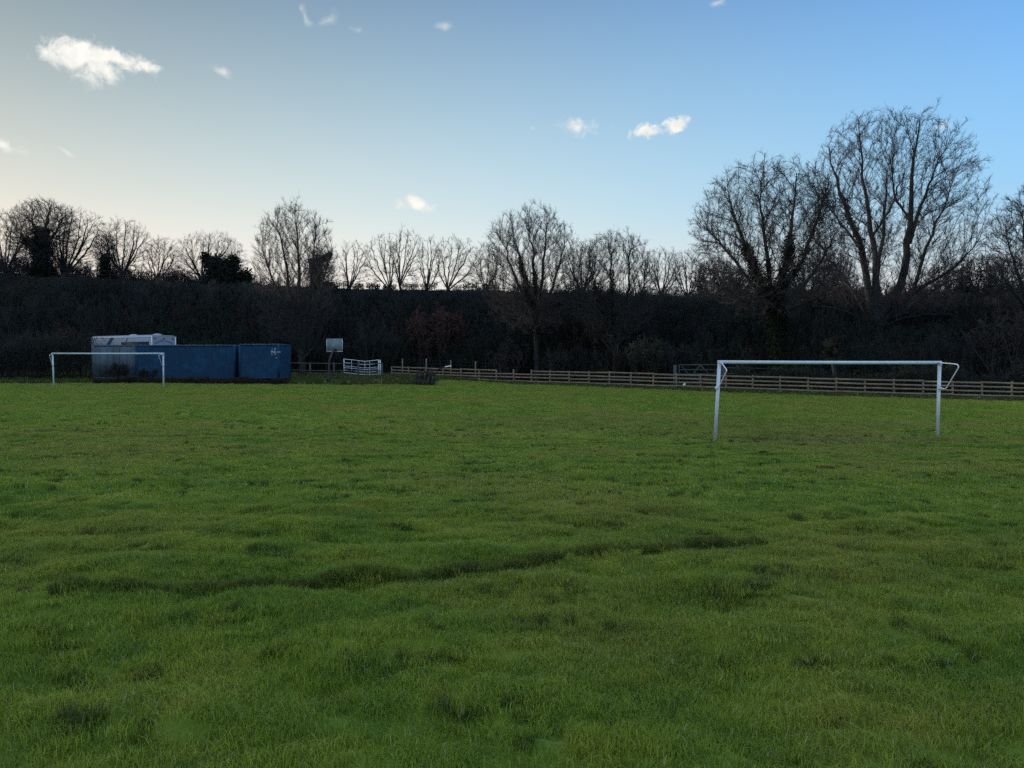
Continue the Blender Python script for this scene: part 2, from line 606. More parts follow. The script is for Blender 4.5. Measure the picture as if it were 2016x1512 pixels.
M['stripe'] = mat('navy_stripe', (0.03, 0.05, 0.12), 0.4, [(0.04, 0.07, 0.15)], 3)
M['letter_blue'] = mat('blue_lettering', (0.03, 0.12, 0.34), 0.5, [(0.05, 0.15, 0.38)], 3)
M['letter_white'] = mat('white_lettering', (0.45, 0.47, 0.48), 0.5, [(0.5, 0.52, 0.55)], 6)
M['glass'] = mat('dark_glass', (0.008, 0.008, 0.010), 0.45, [(0.012, 0.012, 0.014)], 2, spec=0.15)
M['rubber'] = mat('black_rubber', (0.02, 0.02, 0.02), 0.9, [(0.035, 0.03, 0.028)], 6)
M['rust'] = mat('rusty_dark_iron', (0.016, 0.011, 0.011), 0.8, [(0.028, 0.017, 0.014), (0.010, 0.010, 0.012)], 5, bump=0.3)
M['pale_tin'] = mat('pale_faded_tin', (0.05, 0.042, 0.036), 0.8, [(0.03, 0.025, 0.022)], 5)
M['board'] = mat('faded_backboard', (0.17, 0.21, 0.215), 0.7, [(0.11, 0.145, 0.15), (0.21, 0.24, 0.245)], 3.5, stretch=(2.5, 1, .8), spots=(4, .64, (.22, .26, .25)))
M['iron'] = mat('dark_painted_iron', (0.035, 0.025, 0.028), 0.6, [(0.05, 0.035, 0.03)], 4)
M['litter'] = mat('pale_litter', (0.75, 0.75, 0.75), 0.6, [(0.6, 0.6, 0.6)], 9)


def grass_color(N, L, vec, bright=1.0):
    """patchy green: lush, yellowish, mossy and worn areas by world position"""
    def noise(s, d, r=0.6, dist=0.0):
        n = N.new('ShaderNodeTexNoise')
        n.inputs['Scale'].default_value = s
        n.inputs['Detail'].default_value = d
        n.inputs['Roughness'].default_value = r
        n.inputs['Distortion'].default_value = dist
        L.new(vec, n.inputs['Vector'])
        return n.outputs[0]

    def ramp(s, stops):
        r = N.new('ShaderNodeValToRGB')
        L.new(s, r.inputs[0])
        e = r.color_ramp.elements
        while len(e) < len(stops):
            e.new(0.5)
        for i, (p, c) in enumerate(stops):
            e[i].position = p
            e[i].color = (*[x * bright for x in c], 1) if len(c) == 3 else c
        return r.outputs[0]

    def mix(f, a, b):
        n = N.new('ShaderNodeMix')
        n.data_type = 'RGBA'
        L.new(f, n.inputs[0])
        L.new(a, n.inputs[6])
        if isinstance(b, tuple):
            n.inputs[7].default_value = (*[x * bright for x in b], 1)
        else:
            L.new(b, n.inputs[7])
        return n.outputs[2]

    def rng(s, a, b, hi=1.0):
        n = N.new('ShaderNodeMapRange')
        n.interpolation_type = 'SMOOTHSTEP'
        L.new(s, n.inputs[0])
        n.inputs[1].default_value = a
        n.inputs[2].default_value = b
        n.inputs[4].default_value = hi
        return n.outputs[0]
    c = ramp(noise(0.9, 5), [(0.34, (0.060, 0.112, 0.020)), (0.5, (0.085, 0.138, 0.024)), (0.66, (0.122, 0.165, 0.034))])
    c = mix(rng(noise(2.4, 5, .65), 0.50, 0.66, 0.5), c, (0.042, 0.092, 0.024))          # lush dark clumps
    c = mix(rng(noise(3.6, 4, .6, .5), 0.60, 0.72, 0.45), c, (0.175, 0.165, 0.055))        # straw
    c = mix(rng(noise(0.16, 4), 0.45, 0.62, 0.55), c, (0.125, 0.135, 0.045))              # dull worn areas
    # worn goal mouths and trodden middle
    sep = N.new('ShaderNodeSeparateXYZ')
    L.new(vec, sep.inputs[0])
    nn = noise(0.5, 4)
    for (cx, cy, rx, ry, amt, col) in ((10, 23.6, 6.5, 2.2, .55, (0.085, 0.085, 0.040)), (6, 29, 11, 4.5, .4, (0.085, 0.095, 0.036)), (-28, 49.5, 5, 3, .3, (0.10, 0.11, 0.045))):
        mp = N.new('ShaderNodeMapping')
        mp.vector_type = 'TEXTURE'
        mp.inputs['Location'].default_value = (cx, cy, 0)
        mp.inputs['Scale'].default_value = (rx, ry, 1e5)
        L.new(vec, mp.inputs[0])
        ln = N.new('ShaderNodeVectorMath')
        ln.operation = 'LENGTH'
        L.new(mp.outputs[0], ln.inputs[0])
        ad = N.new('ShaderNodeMath')
        ad.operation = 'MULTIPLY_ADD'
        L.new(nn, ad.inputs[0])
        ad.inputs[1].default_value = 1.2
        L.new(ln.outputs['Value'], ad.inputs[2])
        c = mix(rng(ad.outputs[0], 1.9, 1.0, amt), c, col)
    n = N.new('ShaderNodeMix'); n.data_type = 'RGBA'; n.blend_type = 'MULTIPLY'; n.inputs[0].default_value = 1
    L.new(c, n.inputs[6]); n.inputs[7].default_value = (1.15, 0.925, 0.51, 1)
    return n.outputs[2], noise


def grass_material(name, bright=1.0, trans=0.35, ground=False):
    m = bpy.data.materials.new(name)
    m.use_nodes = True
    nt = m.node_tree
    N, L = nt.nodes, nt.links
    b = N['Principled BSDF']
    g = N.new('ShaderNodeNewGeometry')
    c, noise = grass_color(N, L, g.outputs['Position'], bright)
    b.inputs['Roughness'].default_value = 0.75 if ground else 0.5
    b.inputs['Specular IOR Level'].default_value = 0.1 if ground else 0.3
    if ground:
        # bank: leaf litter and rough grass instead of turf
        at_ = N.new('ShaderNodeAttribute')
        at_.attribute_name = 'bank'
        n1 = noise(0.35, 6)
        rp = N.new('ShaderNodeValToRGB')
        L.new(n1, rp.inputs[0])
        e = rp.color_ramp.elements
        e[0].position, e[0].color = 0.38, (0.011, 0.013, 0.008, 1)
        e[1].position, e[1].color = 0.6, (0.020, 0.016, 0.012, 1)
        mx = N.new('ShaderNodeMix')
        mx.data_type = 'RGBA'
        L.new(at_.outputs['Fac'], mx.inputs[0])
        L.new(c, mx.inputs[6])
        L.new(rp.outputs[0], mx.inputs[7])
        c = mx.outputs[2]
        bp = N.new('ShaderNodeBump')
        bp.inputs['Strength'].default_value = 0.9
        bp.inputs['Distance'].default_value = 0.03
        L.new(noise(14, 6, .7), bp.inputs['Height'])
        L.new(bp.outputs[0], b.inputs['Normal'])
        L.new(c, b.inputs['Base Color'])
        return m
    # blade to blade variation
    hs = N.new('ShaderNodeHueSaturation')
    at_ = N.new('ShaderNodeAttribute')
    at_.attribute_name = 'tone'
    mr = N.new('ShaderNodeMapRange')
    L.new(at_.outputs['Fac'], mr.inputs[0])
    mr.inputs[3].default_value = 0.62
    mr.inputs[4].default_value = 1.42
    L.new(mr.outputs[0], hs.inputs['Value'])
    mr2 = N.new('ShaderNodeMapRange')
    L.new(at_.outputs['Fac'], mr2.inputs[0])
    mr2.inputs[3].default_value = 0.512
    mr2.inputs[4].default_value = 0.485
    L.new(mr2.outputs[0], hs.inputs['Hue'])
    L.new(c, hs.inputs['Color'])
    dry = N.new('ShaderNodeMath'); dry.operation = 'GREATER_THAN'; dry.inputs[1].default_value = 0.972
    L.new(at_.outputs['Fac'], dry.inputs[0])
    dm = N.new('ShaderNodeMix'); dm.data_type = 'RGBA'
    L.new(dry.outputs[0], dm.inputs[0]); L.new(hs.outputs[0], dm.inputs[6]); dm.inputs[7].default_value = (0.42, 0.38, 0.20, 1)
    c = dm.outputs[2]
    L.new(c, b.inputs['Base Color'])
    tr = N.new('ShaderNodeBsdfTranslucent')
    L.new(c, tr.inputs[0])
    ms = N.new('ShaderNodeMixShader')
    ms.inputs[0].default_value = trans
    L.new(b.outputs[0], ms.inputs[1])
    L.new(tr.outputs[0], ms.inputs[2])
    L.new(ms.outputs[0], N['Material Output'].inputs[0])
    return m


M['ground'] = grass_material('turf_ground', 1.3, ground=True)
M['blade'] = grass_material('grass_blade', 2.1, trans=.45)
M['blade_verge'] = grass_material('rough_verge_grass_blade', 0.5, trans=.2)
M['blade_dark'] = grass_material('shade_dark_grass_blade', 0.6, trans=.3)  # darker blades, the shade of hollows and edge put into their colour


# ------------------------------------------------------------------ ground
def build_ground():
    def axis(parts):
        out = []
        for a, b, s in parts:
            out.append(np.arange(a, b - s * 0.5, s))
        out.append([parts[-1][1]])
        return np.concatenate(out)
    ys = axis([(-60, 0, 4), (0, 2, .5), (2, 12, .065), (12, 30, .17), (30, 66, .45), (66, 110, 1.2), (110, 400, 15)])
    xs = axis([(-420, -70, 14), (-70, -25, .9), (-25, -9, .35), (-9, 9, .085), (9, 25, .35), (25, 70, .9), (70, 420, 14)])
    X, Y = np.meshgrid(xs, ys)
    Z = ground_z(X, Y)
    nx, ny = len(xs), len(ys)
    Z = Z - .018 * (1 - sstep(50, 60, Y))
    V = np.stack([X, Y, Z], -1).reshape(-1, 3)
    i = np.arange(ny - 1)[:, None] * nx
    j = np.arange(nx - 1)[None]
    Fq = np.stack([i + j, i + j + 1, i + nx + j + 1, i + nx + j], -1).reshape(-1, 4)
    mb = MB()
    mb.add(V, Fq)
    o = mb.build('ground', M['ground'], smooth=True)
    bank = sstep(-3.5, -0.5, V[:, 1] - foot_y(V[:, 0]))
    bank = np.maximum(bank, .75 * sstep(58.3, 60, V[:, 1]) * (1 - sstep(-10, -2, V[:, 0])))
    a = o.data.attributes.new('bank', 'FLOAT', 'POINT')
    a.data.foreach_set('value', bank.astype(np.float32))
    tag(o, 'uneven green playing field rising to a scrubby bank behind', kind='structure')
    return o


build_ground()


# ------------------------------------------------------------------ scattering (stuff)
def blade_patch(name, nb, rad, h0, h1, w, seed, segs=3, lean=0.5, material=None):
    r = np.random.RandomState(seed)
    ang = r.uniform(0, 2 * pi, nb)
    rr = rad * np.sqrt(r.uniform(0, 1, nb))
    bx, by = rr * np.cos(ang), rr * np.sin(ang)
    h = r.uniform(h0, h1, nb)
    th = r.uniform(0, 2 * pi, nb)                     # lean direction
    le = np.abs(r.normal(0, lean, nb)) * h
    fa = r.uniform(0, 2 * pi, nb)                     # facing of the width
    V, Fq, tone = [], [], []
    n = 0
    tn = r.uniform(0, 1, nb)
    levels = np.linspace(0, 1, segs + 1)
    for k, t in enumerate(levels):
        cx = bx + np.cos(th) * le * t ** 2
        cy = by + np.sin(th) * le * t ** 2
        cz = h * (t - 0.18 * t * t * (le / h)) - 0.02 * (k == 0)
        ww = w * (1 - 0.85 * t ** 1.5) / 2
        V.append(np.stack([cx - np.cos(fa) * ww, cy - np.sin(fa) * ww, cz], -1))
        V.append(np.stack([cx + np.cos(fa) * ww, cy + np.sin(fa) * ww, cz], -1))
    V = np.stack(V, 1).reshape(-1, 3)
    base = np.arange(nb) * 2 * (segs + 1)
    for k in range(segs):
        Fq.append(np.stack([base + 2 * k, base + 2 * k + 1, base + 2 * k + 3, base + 2 * k + 2], -1))
    mb = MB()
    mb.add(V, np.concatenate(Fq))
    me_o = mb.build(name, material or M['blade'])
    a = me_o.data.attributes.new('tone', 'FLOAT', 'POINT')
    a.data.foreach_set('value', np.repeat(tn, 2 * (segs + 1)).astype(np.float32))
    C.objects.unlink(me_o)
    return me_o


def scatter(name, pts, rots, scls, idx, variants, label, cat):
    """one object of many instances of the variants, by geometry nodes"""
    col = bpy.data.collections.new(name + '_variants')
    for i, v in enumerate(variants):
        v.name = '%s_variant_%02d' % (name, i)
        col.objects.link(v)
    me = bpy.data.meshes.new(name)
    n = len(pts)
    me.vertices.add(n)
    me.vertices.foreach_set('co', np.asarray(pts, np.float32).ravel())
    for nm, tp, arr, key in (('rot', 'FLOAT_VECTOR', rots, 'vector'), ('scl', 'FLOAT_VECTOR', scls, 'vector'), ('idx', 'INT', idx, 'value')):
        a = me.attributes.new(nm, tp, 'POINT')
        a.data.foreach_set(key, np.asarray(arr, np.int32 if tp == 'INT' else np.float32).ravel())
    o = bpy.data.objects.new(name, me)
    C.objects.link(o)
    ng = bpy.data.node_groups.new(name + '_nodes', 'GeometryNodeTree')
    ng.interface.new_socket('Geometry', in_out='INPUT', socket_type='NodeSocketGeometry')
    ng.interface.new_socket('Geometry', in_out='OUTPUT', socket_type='NodeSocketGeometry')
    N, L = ng.nodes, ng.links
    gi, go = N.new('NodeGroupInput'), N.new('NodeGroupOutput')
    ci = N.new('GeometryNodeCollectionInfo')
    ci.inputs['Collection'].default_value = col
    ci.inputs['Separate Children'].default_value = True
    ci.inputs['Reset Children'].default_value = True
    iop = N.new('GeometryNodeInstanceOnPoints')
    iop.inputs['Pick Instance'].default_value = True

    def attr(nm, tp):
        a = N.new('GeometryNodeInputNamedAttribute')
        a.data_type = tp
        a.inputs['Name'].default_value = nm
        return a.outputs['Attribute']
    L.new(gi.outputs[0], iop.inputs['Points'])
    L.new(ci.outputs[0], iop.inputs['Instance'])
    L.new(attr('rot', 'FLOAT_VECTOR'), iop.inputs['Rotation'])
    L.new(attr('scl', 'FLOAT_VECTOR'), iop.inputs['Scale'])
    L.new(attr('idx', 'INT'), iop.inputs['Instance Index'])
    L.new(iop.outputs[0], go.inputs[0])
    md = o.modifiers.new('scatter', 'NODES')
    md.node_group = ng
    tag(o, label, cat, kind='stuff')
    return o


def build_grass():
    rs = np.random.RandomState(5)
    variants = []
    for k in range(5):
        variants.append(blade_patch('v', 120, 0.11, 0.02, 0.052, 0.0036, 100 + k, 3, 0.65))          # 0-4 near turf
    for k in range(3):
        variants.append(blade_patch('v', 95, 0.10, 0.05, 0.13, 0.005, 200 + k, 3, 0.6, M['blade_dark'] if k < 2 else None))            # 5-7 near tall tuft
    for k in range(4):
        variants.append(blade_patch('v', 95, 0.17, 0.022, 0.052, 0.008, 300 + k, 2, 0.65))             # 8-11 middle
    for k in range(4):
        variants.append(blade_patch('v', 90, 0.34, 0.025, 0.06, 0.020, 400 + k, 1, 0.6))             # 12-15 far
    for k in range(3):
        variants.append(blade_patch('v', 90, 0.30, 0.08, 0.30, 0.022, 500 + k, 2, 0.5, M['blade_verge']))              # 16-18 far rough verge
    P, Rt, S, I = [], [], [], []

    def zone(y0, y1, dens, marg, vlo, vhi, hs=1.0, xlim=None):
        area_pts = int((y1 - y0) * (0.70 * (y0 + y1) + 2 * marg) * dens)
        y = np.sqrt(rs.uniform(0, 1, area_pts) * (y1 ** 2 - y0 ** 2) + y0 ** 2)
        x = rs.uniform(-1, 1, area_pts) * (0.70 * y + marg)
        keep = y < foot_y(x) + 2
        x, y = x[keep], y[keep]
        z = ground_z(x, y)
        n = len(x)
        tall = np.clip(0.55 + perlin(x, y, .55, 21) * 1.5 + perlin(x, y, 2.2, 22) * .8, 0.3, 1.6)
        P.append(np.stack([x, y, z], -1))
        Rt.append(np.stack([rs.normal(0, .12, n), rs.normal(0, .12, n), rs.uniform(0, 2 * pi, n)], -1))
        s = rs.uniform(.8, 1.2, n)
        S.append(np.stack([s, s, tall * hs * rs.uniform(.85, 1.15, n) * .48 + .42], -1))
        I.append(rs.randint(vlo, vhi + 1, n))

    zone(0.8, 9, 190, 4, 0, 4)
    zone(9, 22, 70, 6, 8, 11, 1.0)
    zone(22, 64, 14, 14, 12, 15, .9)
    # tall tufts: random tussocks and the broken edge
    n = 2600
    y = rs.uniform(2.2, 16, n); x = rs.uniform(-1, 1, n) * (0.7 * y + 1)
    w = perlin(x, y * 1.3, .8, 31) + .45 * perlin(x, y, .3, 32)
    de, on = edge_d(x, y)
    k = (w > .40)
    # dark tufts on the camera-facing sides of the lumps paint in their shade
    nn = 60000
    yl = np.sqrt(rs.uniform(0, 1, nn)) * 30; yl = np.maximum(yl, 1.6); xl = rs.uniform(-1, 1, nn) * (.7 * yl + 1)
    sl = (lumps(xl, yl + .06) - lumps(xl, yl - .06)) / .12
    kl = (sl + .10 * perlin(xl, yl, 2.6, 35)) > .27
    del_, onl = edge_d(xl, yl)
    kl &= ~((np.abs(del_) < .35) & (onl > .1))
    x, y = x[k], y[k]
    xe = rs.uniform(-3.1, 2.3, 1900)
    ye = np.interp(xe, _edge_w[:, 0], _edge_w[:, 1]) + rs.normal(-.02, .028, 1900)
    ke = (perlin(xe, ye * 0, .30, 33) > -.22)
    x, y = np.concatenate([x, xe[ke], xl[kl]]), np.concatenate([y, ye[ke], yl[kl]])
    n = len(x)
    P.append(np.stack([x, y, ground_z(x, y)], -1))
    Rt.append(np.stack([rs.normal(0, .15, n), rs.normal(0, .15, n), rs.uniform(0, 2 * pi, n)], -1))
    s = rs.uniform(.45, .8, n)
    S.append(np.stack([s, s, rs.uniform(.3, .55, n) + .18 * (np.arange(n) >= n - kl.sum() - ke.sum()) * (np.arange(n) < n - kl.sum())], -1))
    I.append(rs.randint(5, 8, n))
    # rough verge along the fence and below the containers
    n = 5200
    t = rs.uniform(0, 1, n)
    px = np.interp(t, [0, 1], [771, 2220])
    D = np.interp(px, [f[0] for f in FENCE], [f[1] for f in FENCE])
    x = (px - CX) / F * D + rs.normal(0, .2, n)
    y = D + rs.normal(0.2, .75, n)
    n2 = 5200
    x2 = rs.uniform(-62, -6, n2); y2 = rs.uniform(58.2, 72, n2)
    x, y = np.concatenate([x, x2]), np.concatenate([y, y2])
    n = len(x)
    P.append(np.stack([x, y, ground_z(x, y)], -1))
    Rt.append(np.stack([rs.normal(0, .15, n), rs.normal(0, .15, n), rs.uniform(0, 2 * pi, n)], -1))
    s = rs.uniform(.8, 1.4, n)
    S.append(np.stack([s, s, rs.uniform(.5, 1.25, n) * np.where(np.arange(n) < 5200, .62, 1)], -1))
    I.append(rs.randint(16, 19, n))
    P, Rt, S, I = map(np.concatenate, (P, Rt, S, I))
    scatter('grass', P, Rt, S, I, variants, 'short tussocky green grass covering the whole playing field', 'grass')


build_grass()


# ------------------------------------------------------------------ bare trees
def grow(P, Rr, L, m, lenf, ang, trop, nseg, wob, env, rs, tmin=0.2, rfac=0.62, rtip=0.008, lmax=None, slack=.25):
    """children of branches P (N,n,3) with radii Rr (N,n) and lengths L (N,)"""
    N, n, _ = P.shape
    K = N * m
    idx = rs.choice(N, K, p=L ** .65 / (L ** .65).sum()) if K > 60 else np.repeat(np.arange(N), m)
    t = tmin + (.985 - tmin) * rs.uniform(0, 1, K) ** 0.62
    ft = t * (n - 1)
    i0 = np.minimum(ft.astype(int), n - 2)
    fr = (ft - i0)[:, None]
    start = P[idx, i0] * (1 - fr) + P[idx, i0 + 1] * fr
    tan = P[idx, i0 + 1] - P[idx, i0]
    tan /= np.linalg.norm(tan, axis=1, keepdims=True) + 1e-9
    r0 = (Rr[idx, i0] * (1 - fr[:, 0]) + Rr[idx, i0 + 1] * fr[:, 0]) * rfac * rs.uniform(.7, 1.05, K)
    rnd = rs.normal(0, 1, (K, 3))
    perp = rnd - (rnd * tan).sum(1, keepdims=True) * tan
    perp /= np.linalg.norm(perp, axis=1, keepdims=True) + 1e-9
    a = rs.normal(ang, ang * .28, K)[:, None]
    d = tan * np.cos(a) + perp * np.sin(a)
    d[:, 2] += trop * 0.5
    d /= np.linalg.norm(d, axis=1, keepdims=True)
    Lc = L[idx] * lenf * (1.2 - 0.65 * t) * rs.uniform(.55, 1.25, K)
    if lmax: Lc = np.minimum(Lc, lmax * rs.uniform(.6, 1.2, K))
    c, rad = env
    q = (start - c) / rad
    dq = d / rad
    A = (dq ** 2).sum(1); B = 2 * (q * dq).sum(1); Cc = (q ** 2).sum(1) - 1
    disc = np.maximum(B * B - 4 * A * Cc, 0)
    dist = (-B + np.sqrt(disc)) / (2 * A)
    dist = np.where((Cc > 0) & (B > 0), 0.0, np.maximum(dist, 0))
    Lc = np.clip(np.minimum(Lc, np.maximum(dist * rs.uniform(.8, 1.08, K), rs.uniform(.35, 1.0, K) * slack)), .12, None)
    pts = np.empty((K, nseg + 1, 3))
    pts[:, 0] = start
    step = (Lc / nseg)[:, None]
    for s in range(nseg):
        d = d + rs.normal(0, wob, (K, 3))
        d[:, 2] += trop / nseg
        d /= np.linalg.norm(d, axis=1, keepdims=True)
        pts[:, s + 1] = pts[:, s] + d * step
    r0 = np.clip(r0, rtip, None)
    rr = r0[:, None] * np.linspace(1, .38, nseg + 1)[None]
    rr = np.maximum(rr, rtip * .6)
    return pts, rr, Lc


def smooth_line(pts, rad, n):
    """Catmull-Rom through control points, n samples"""
    p = np.array([tuple(q) for q in pts], float)
    r = np.array(rad, float)
    p = np.vstack([2 * p[0] - p[1], p, 2 * p[-1] - p[-2]])
    m = len(pts) - 1
    out, ro = [], []
    for t in np.linspace(0, m, n):
        k = min(int(t), m - 1)
        u = t - k
        a, b, c, d = p[k], p[k + 1], p[k + 2], p[k + 3]
        out.append(.5 * ((2 * b) + (-a + c) * u + (2 * a - 5 * b + 4 * c - d) * u * u + (-a + 3 * b - 3 * c + d) * u ** 3))
        ro.append(r[k] * (1 - u) + r[k + 1] * u)
    return np.array(out), np.array(ro)


def leaf_cloud(points, n, spread, size, rs, mb, flat=0.0):
    """n leaf faces around the points (K,3) with per point spread (K,)"""
    k = rs.randint(0, len(points), n)
    off = rs.normal(0, 1, (n, 3))
    off /= np.linalg.norm(off, axis=1, keepdims=True)
    c = points[k] + off * (spread[k] * rs.uniform(.35, 1.0, n))[:, None]
    u = rs.normal(0, 1, (n, 3)); u /= np.linalg.norm(u, axis=1, keepdims=True)
    w = np.cross(u, rs.normal(0, 1, (n, 3))); w /= np.linalg.norm(w, axis=1, keepdims=True)
    s = (size * rs.uniform(.6, 1.3, n))[:, None]
    V = np.stack([c - u * s, c + w * s * .6, c + u * s, c - w * s * .6], 1).reshape(-1, 3)
    mb.add(V, np.arange(n * 4).reshape(-1, 4))


def colonize(P, Rr, env, kill, rtip, trop, rs, infl=9.0):
    """fill the crown outline evenly: branches grow from the limbs towards scattered points until each is reached"""
    c, rad = env
    step = kill * .8
    vol = 4.19 * rad[0] * rad[1] * rad[2]
    n = int(min(4200, max(260, vol / (kill ** 3 * 4.2))))
    q = rs.uniform(-1, 1, (n * 3, 3))
    rr = (np.abs(q) ** 2.25).sum(1)
    q = q[(rr < 1) & (rs.uniform(0, 1, len(q)) < .35 + .65 * rr)][:n]
    att = [Vector(x) for x in (q * rad * (1 + .05 * rs.normal(0, 1, (len(q), 1))) + c)]
    i0 = 1 if len(P) > 1 else 0
    pos, rlim, dirs = [], [], []
    for p, r in zip(P[i0:], Rr[i0:]):
        t = np.linspace(0, len(p) - 1, 22)[5:]
        for tt in t:
            k = min(int(tt), len(p) - 2); u = tt - k
            dirs.append(Vector(p[k + 1] - p[k]).normalized())
            pos.append(Vector(p[k] * (1 - u) + p[k + 1] * u)); rlim.append(r[k] * (1 - u) + r[k + 1] * u)
    ns = len(pos)
    parent = [-1] * ns
    kids = [0] * ns
    up = Vector((0, 0, trop * .55))
    hub = Vector(tuple(P[0, -1] if len(P) > 1 else P[0, 0])) - Vector((0, 0, rad[2] * .35))
    for it in range(70):
        kd = KDTree(len(pos))
        for i, p in enumerate(pos):
            kd.insert(p, i)
        kd.balance()
        g, alive = {}, []
        for a in att:
            co, i, d = kd.find(a)
            if d < kill:
                continue
            alive.append(a)
            if d < infl:
                if d > kill * 1.6:
                    co, i, _ = kd.find(a + (hub - a).normalized() * (d * .85))
                    d = (a - co).length
                g.setdefault(i, Vector((0, 0, 0)))
                g[i] += (a - co) / d
        if not g:
            break
        jit = rs.normal(0, .16, (len(g), 3))
        for (i, v), j in zip(g.items(), jit):
            if kids[i] >= (3 if i >= ns else 1):
                continue
            v.normalize()
            d = (v + dirs[i] * .9 + up + Vector(j)).normalized()
            kids[i] += 1
            pos.append(pos[i] + d * step); parent.append(i); dirs.append(d); kids.append(0); rlim.append(rlim[i] * .8)
        att = alive
    N = len(pos)
    cnt = np.zeros(N)
    par = np.array(parent)
    for i in range(N - 1, ns - 1, -1):
        cnt[i] = max(cnt[i], 1)
        cnt[par[i]] += cnt[i]
    r = rtip * np.maximum(cnt, 1) ** .44
    r = np.minimum(r, np.maximum(np.array(rlim), rtip))
    X = np.array([tuple(p) for p in pos])
    ch = np.arange(ns, N)
    E = np.stack([X[par[ch]], X[ch]], 1)
    ER = np.stack([np.minimum(r[par[ch]], r[ch] * 1.25), r[ch]], 1)
    return E, ER


def bare_tree(label, limbs, env, D, seed, counts=(7, 7, 6, 4), trop=0.35, ang=0.62, twig='twig', bark='bark', ivy=None, name='bare_tree',
              lenf=(.5, .58, .62, .62), rtip=0.011, wob=0.09, group=None, tmin0=.3, trunk_sides=10, fine=1.0):
    """limbs: lists of (px, py, depth offset, radius); the first one is the trunk. env: px, py, rx px, ry px (crown outline)"""
    rs = np.random.RandomState(seed)
    k = D / F
    base = at(limbs[0][0][0], limbs[0][0][1], D + limbs[0][0][2])
    base.z = min(base.z, gz(base.x, base.y))
    root = thing(name, label, 'tree', base, group=group)
    root_np = np.array(base)
    c = np.array(at(env[0], env[1], D + (env[4] if len(env) > 4 else 0)))
    rad = np.array([env[2] * k, env[2] * k * .85, env[3] * k])
    LP, LR, LL = [], [], []
    trunk = MB()
    for li, lb in enumerate(limbs):
        pts = [at(px, py, D + dd) for px, py, dd, r in lb]
        if li == 0:
            pts[0] = base + Vector((0, 0, -.15))
        p, r = smooth_line(pts, [q[3] for q in lb], 14)
        # natural waver
        w = rs.normal(0, 1, p.shape) * (r[:, None] * .2 + (.07 if li else 0)) * np.linspace(0, 1, 14)[:, None]
        p = p + w
        if li == 0:
            r = r.copy(); r[0] *= 1.45; r[1] *= 1.1
        LP.append(p); LR.append(r); LL.append(np.linalg.norm(np.diff(p, axis=0), axis=1).sum())
        v, f = tubes(p[None] - root_np, r[None], trunk_sides)
        trunk.add(v, f)
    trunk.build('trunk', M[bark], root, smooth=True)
    P, Rr, L = np.array(LP), np.array(LR), np.array(LL)
    e = (c, rad)
    crown = MB()
    mr_ = float(np.mean(rad))
    kill = (.13 + .038 * mr_) / fine
    E, ER = colonize(P, Rr, e, kill, rtip, trop, rs)
    thin = ER.max(1) < .03
    for msk, sd in ((thin, 3), (~thin, 5)):
        if msk.any():
            v, f = tubes(E[msk] - root_np, ER[msk], sd)
            crown.add(v, f)
    tw = (E, np.minimum(ER, .03), np.full(len(E), 1.0))
    par = grow(*tw, 3, .42 + .045 * mr_, .55, .12 + trop * .8, 3, .12, e, rs, tmin=.02, rtip=rtip * .8, slack=.7)
    v, f = tubes(par[0] - root_np, par[1], 3)
    crown.add(v, f)
    par = grow(*par, 1, .6, .6, trop * .5, 2, .12, e, rs, tmin=.1, rtip=rtip * .7, slack=.5)
    v, f = tubes(par[0] - root_np, par[1], 3)
    crown.add(v, f)
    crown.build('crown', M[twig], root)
    if ivy:
        ib = MB()
        for (limb_i, t0, t1, cnt, spread, size) in ivy:
            p = LP[limb_i]; r = LR[limb_i]
            n = 40
            tt = np.linspace(t0, t1, n) * 13
            i0 = np.minimum(tt.astype(int), 12)
            fr = (tt - i0)[:, None]
            q = p[i0] * (1 - fr) + p[i0 + 1] * fr - root_np
            sp = (r[i0] + spread * (0.55 + 0.6 * rs.uniform(0, 1, n)))
            leaf_cloud(q, cnt, sp, size, rs, ib)
        ib.build('ivy', M['ivy'], root)
    return root


def auto_limbs(px, base_py, fork_py, env, n, r0, rs, spread=1.0, depth=2.2):
    """trunk with n limbs fanning out to the crown outline"""
    cx, cy, rx, ry = env[:4]
    fork_py = base_py - (base_py - fork_py) * .45
    n += 2
    L = [[(px, base_py, 0, r0), (px + rs.uniform(-3, 3), (base_py + fork_py) / 2, 0, r0 * .85), (px + rs.uniform(-4, 4), fork_py, 0, r0 * .75)]]
    x1 = L[0][-1][0]
    for i in range(n):
        a = (i + .5 + rs.uniform(-.25, .25)) / n * 2 - 1
        a *= spread
        ex = cx + rx * .80 * math.sin(a * 1.35)
        ey = cy - ry * .80 * math.cos(a * 1.35)
        dz = rs.uniform(-1, 1) * depth
        mx = x1 + (ex - x1) * .62 + rs.uniform(-5, 5)
        my = fork_py + (ey - fork_py) * .5
        rr = r0 * rs.uniform(.42, .6)
        L.append([(x1, fork_py + rs.uniform(-2, 6), 0, rr), (mx, my, dz * .5, rr * .72), (ex, ey, dz, rr * .22)])
    return L


def auto_tree(label, px, base_py, fork_py, env, D, seed, n=5, r0=.22, spread=1.0, **kw):
    rs = np.random.RandomState(seed + 999)
    return bare_tree(label, auto_limbs(px, base_py, fork_py, env, n, r0, rs, spread), env, D, seed, **kw)


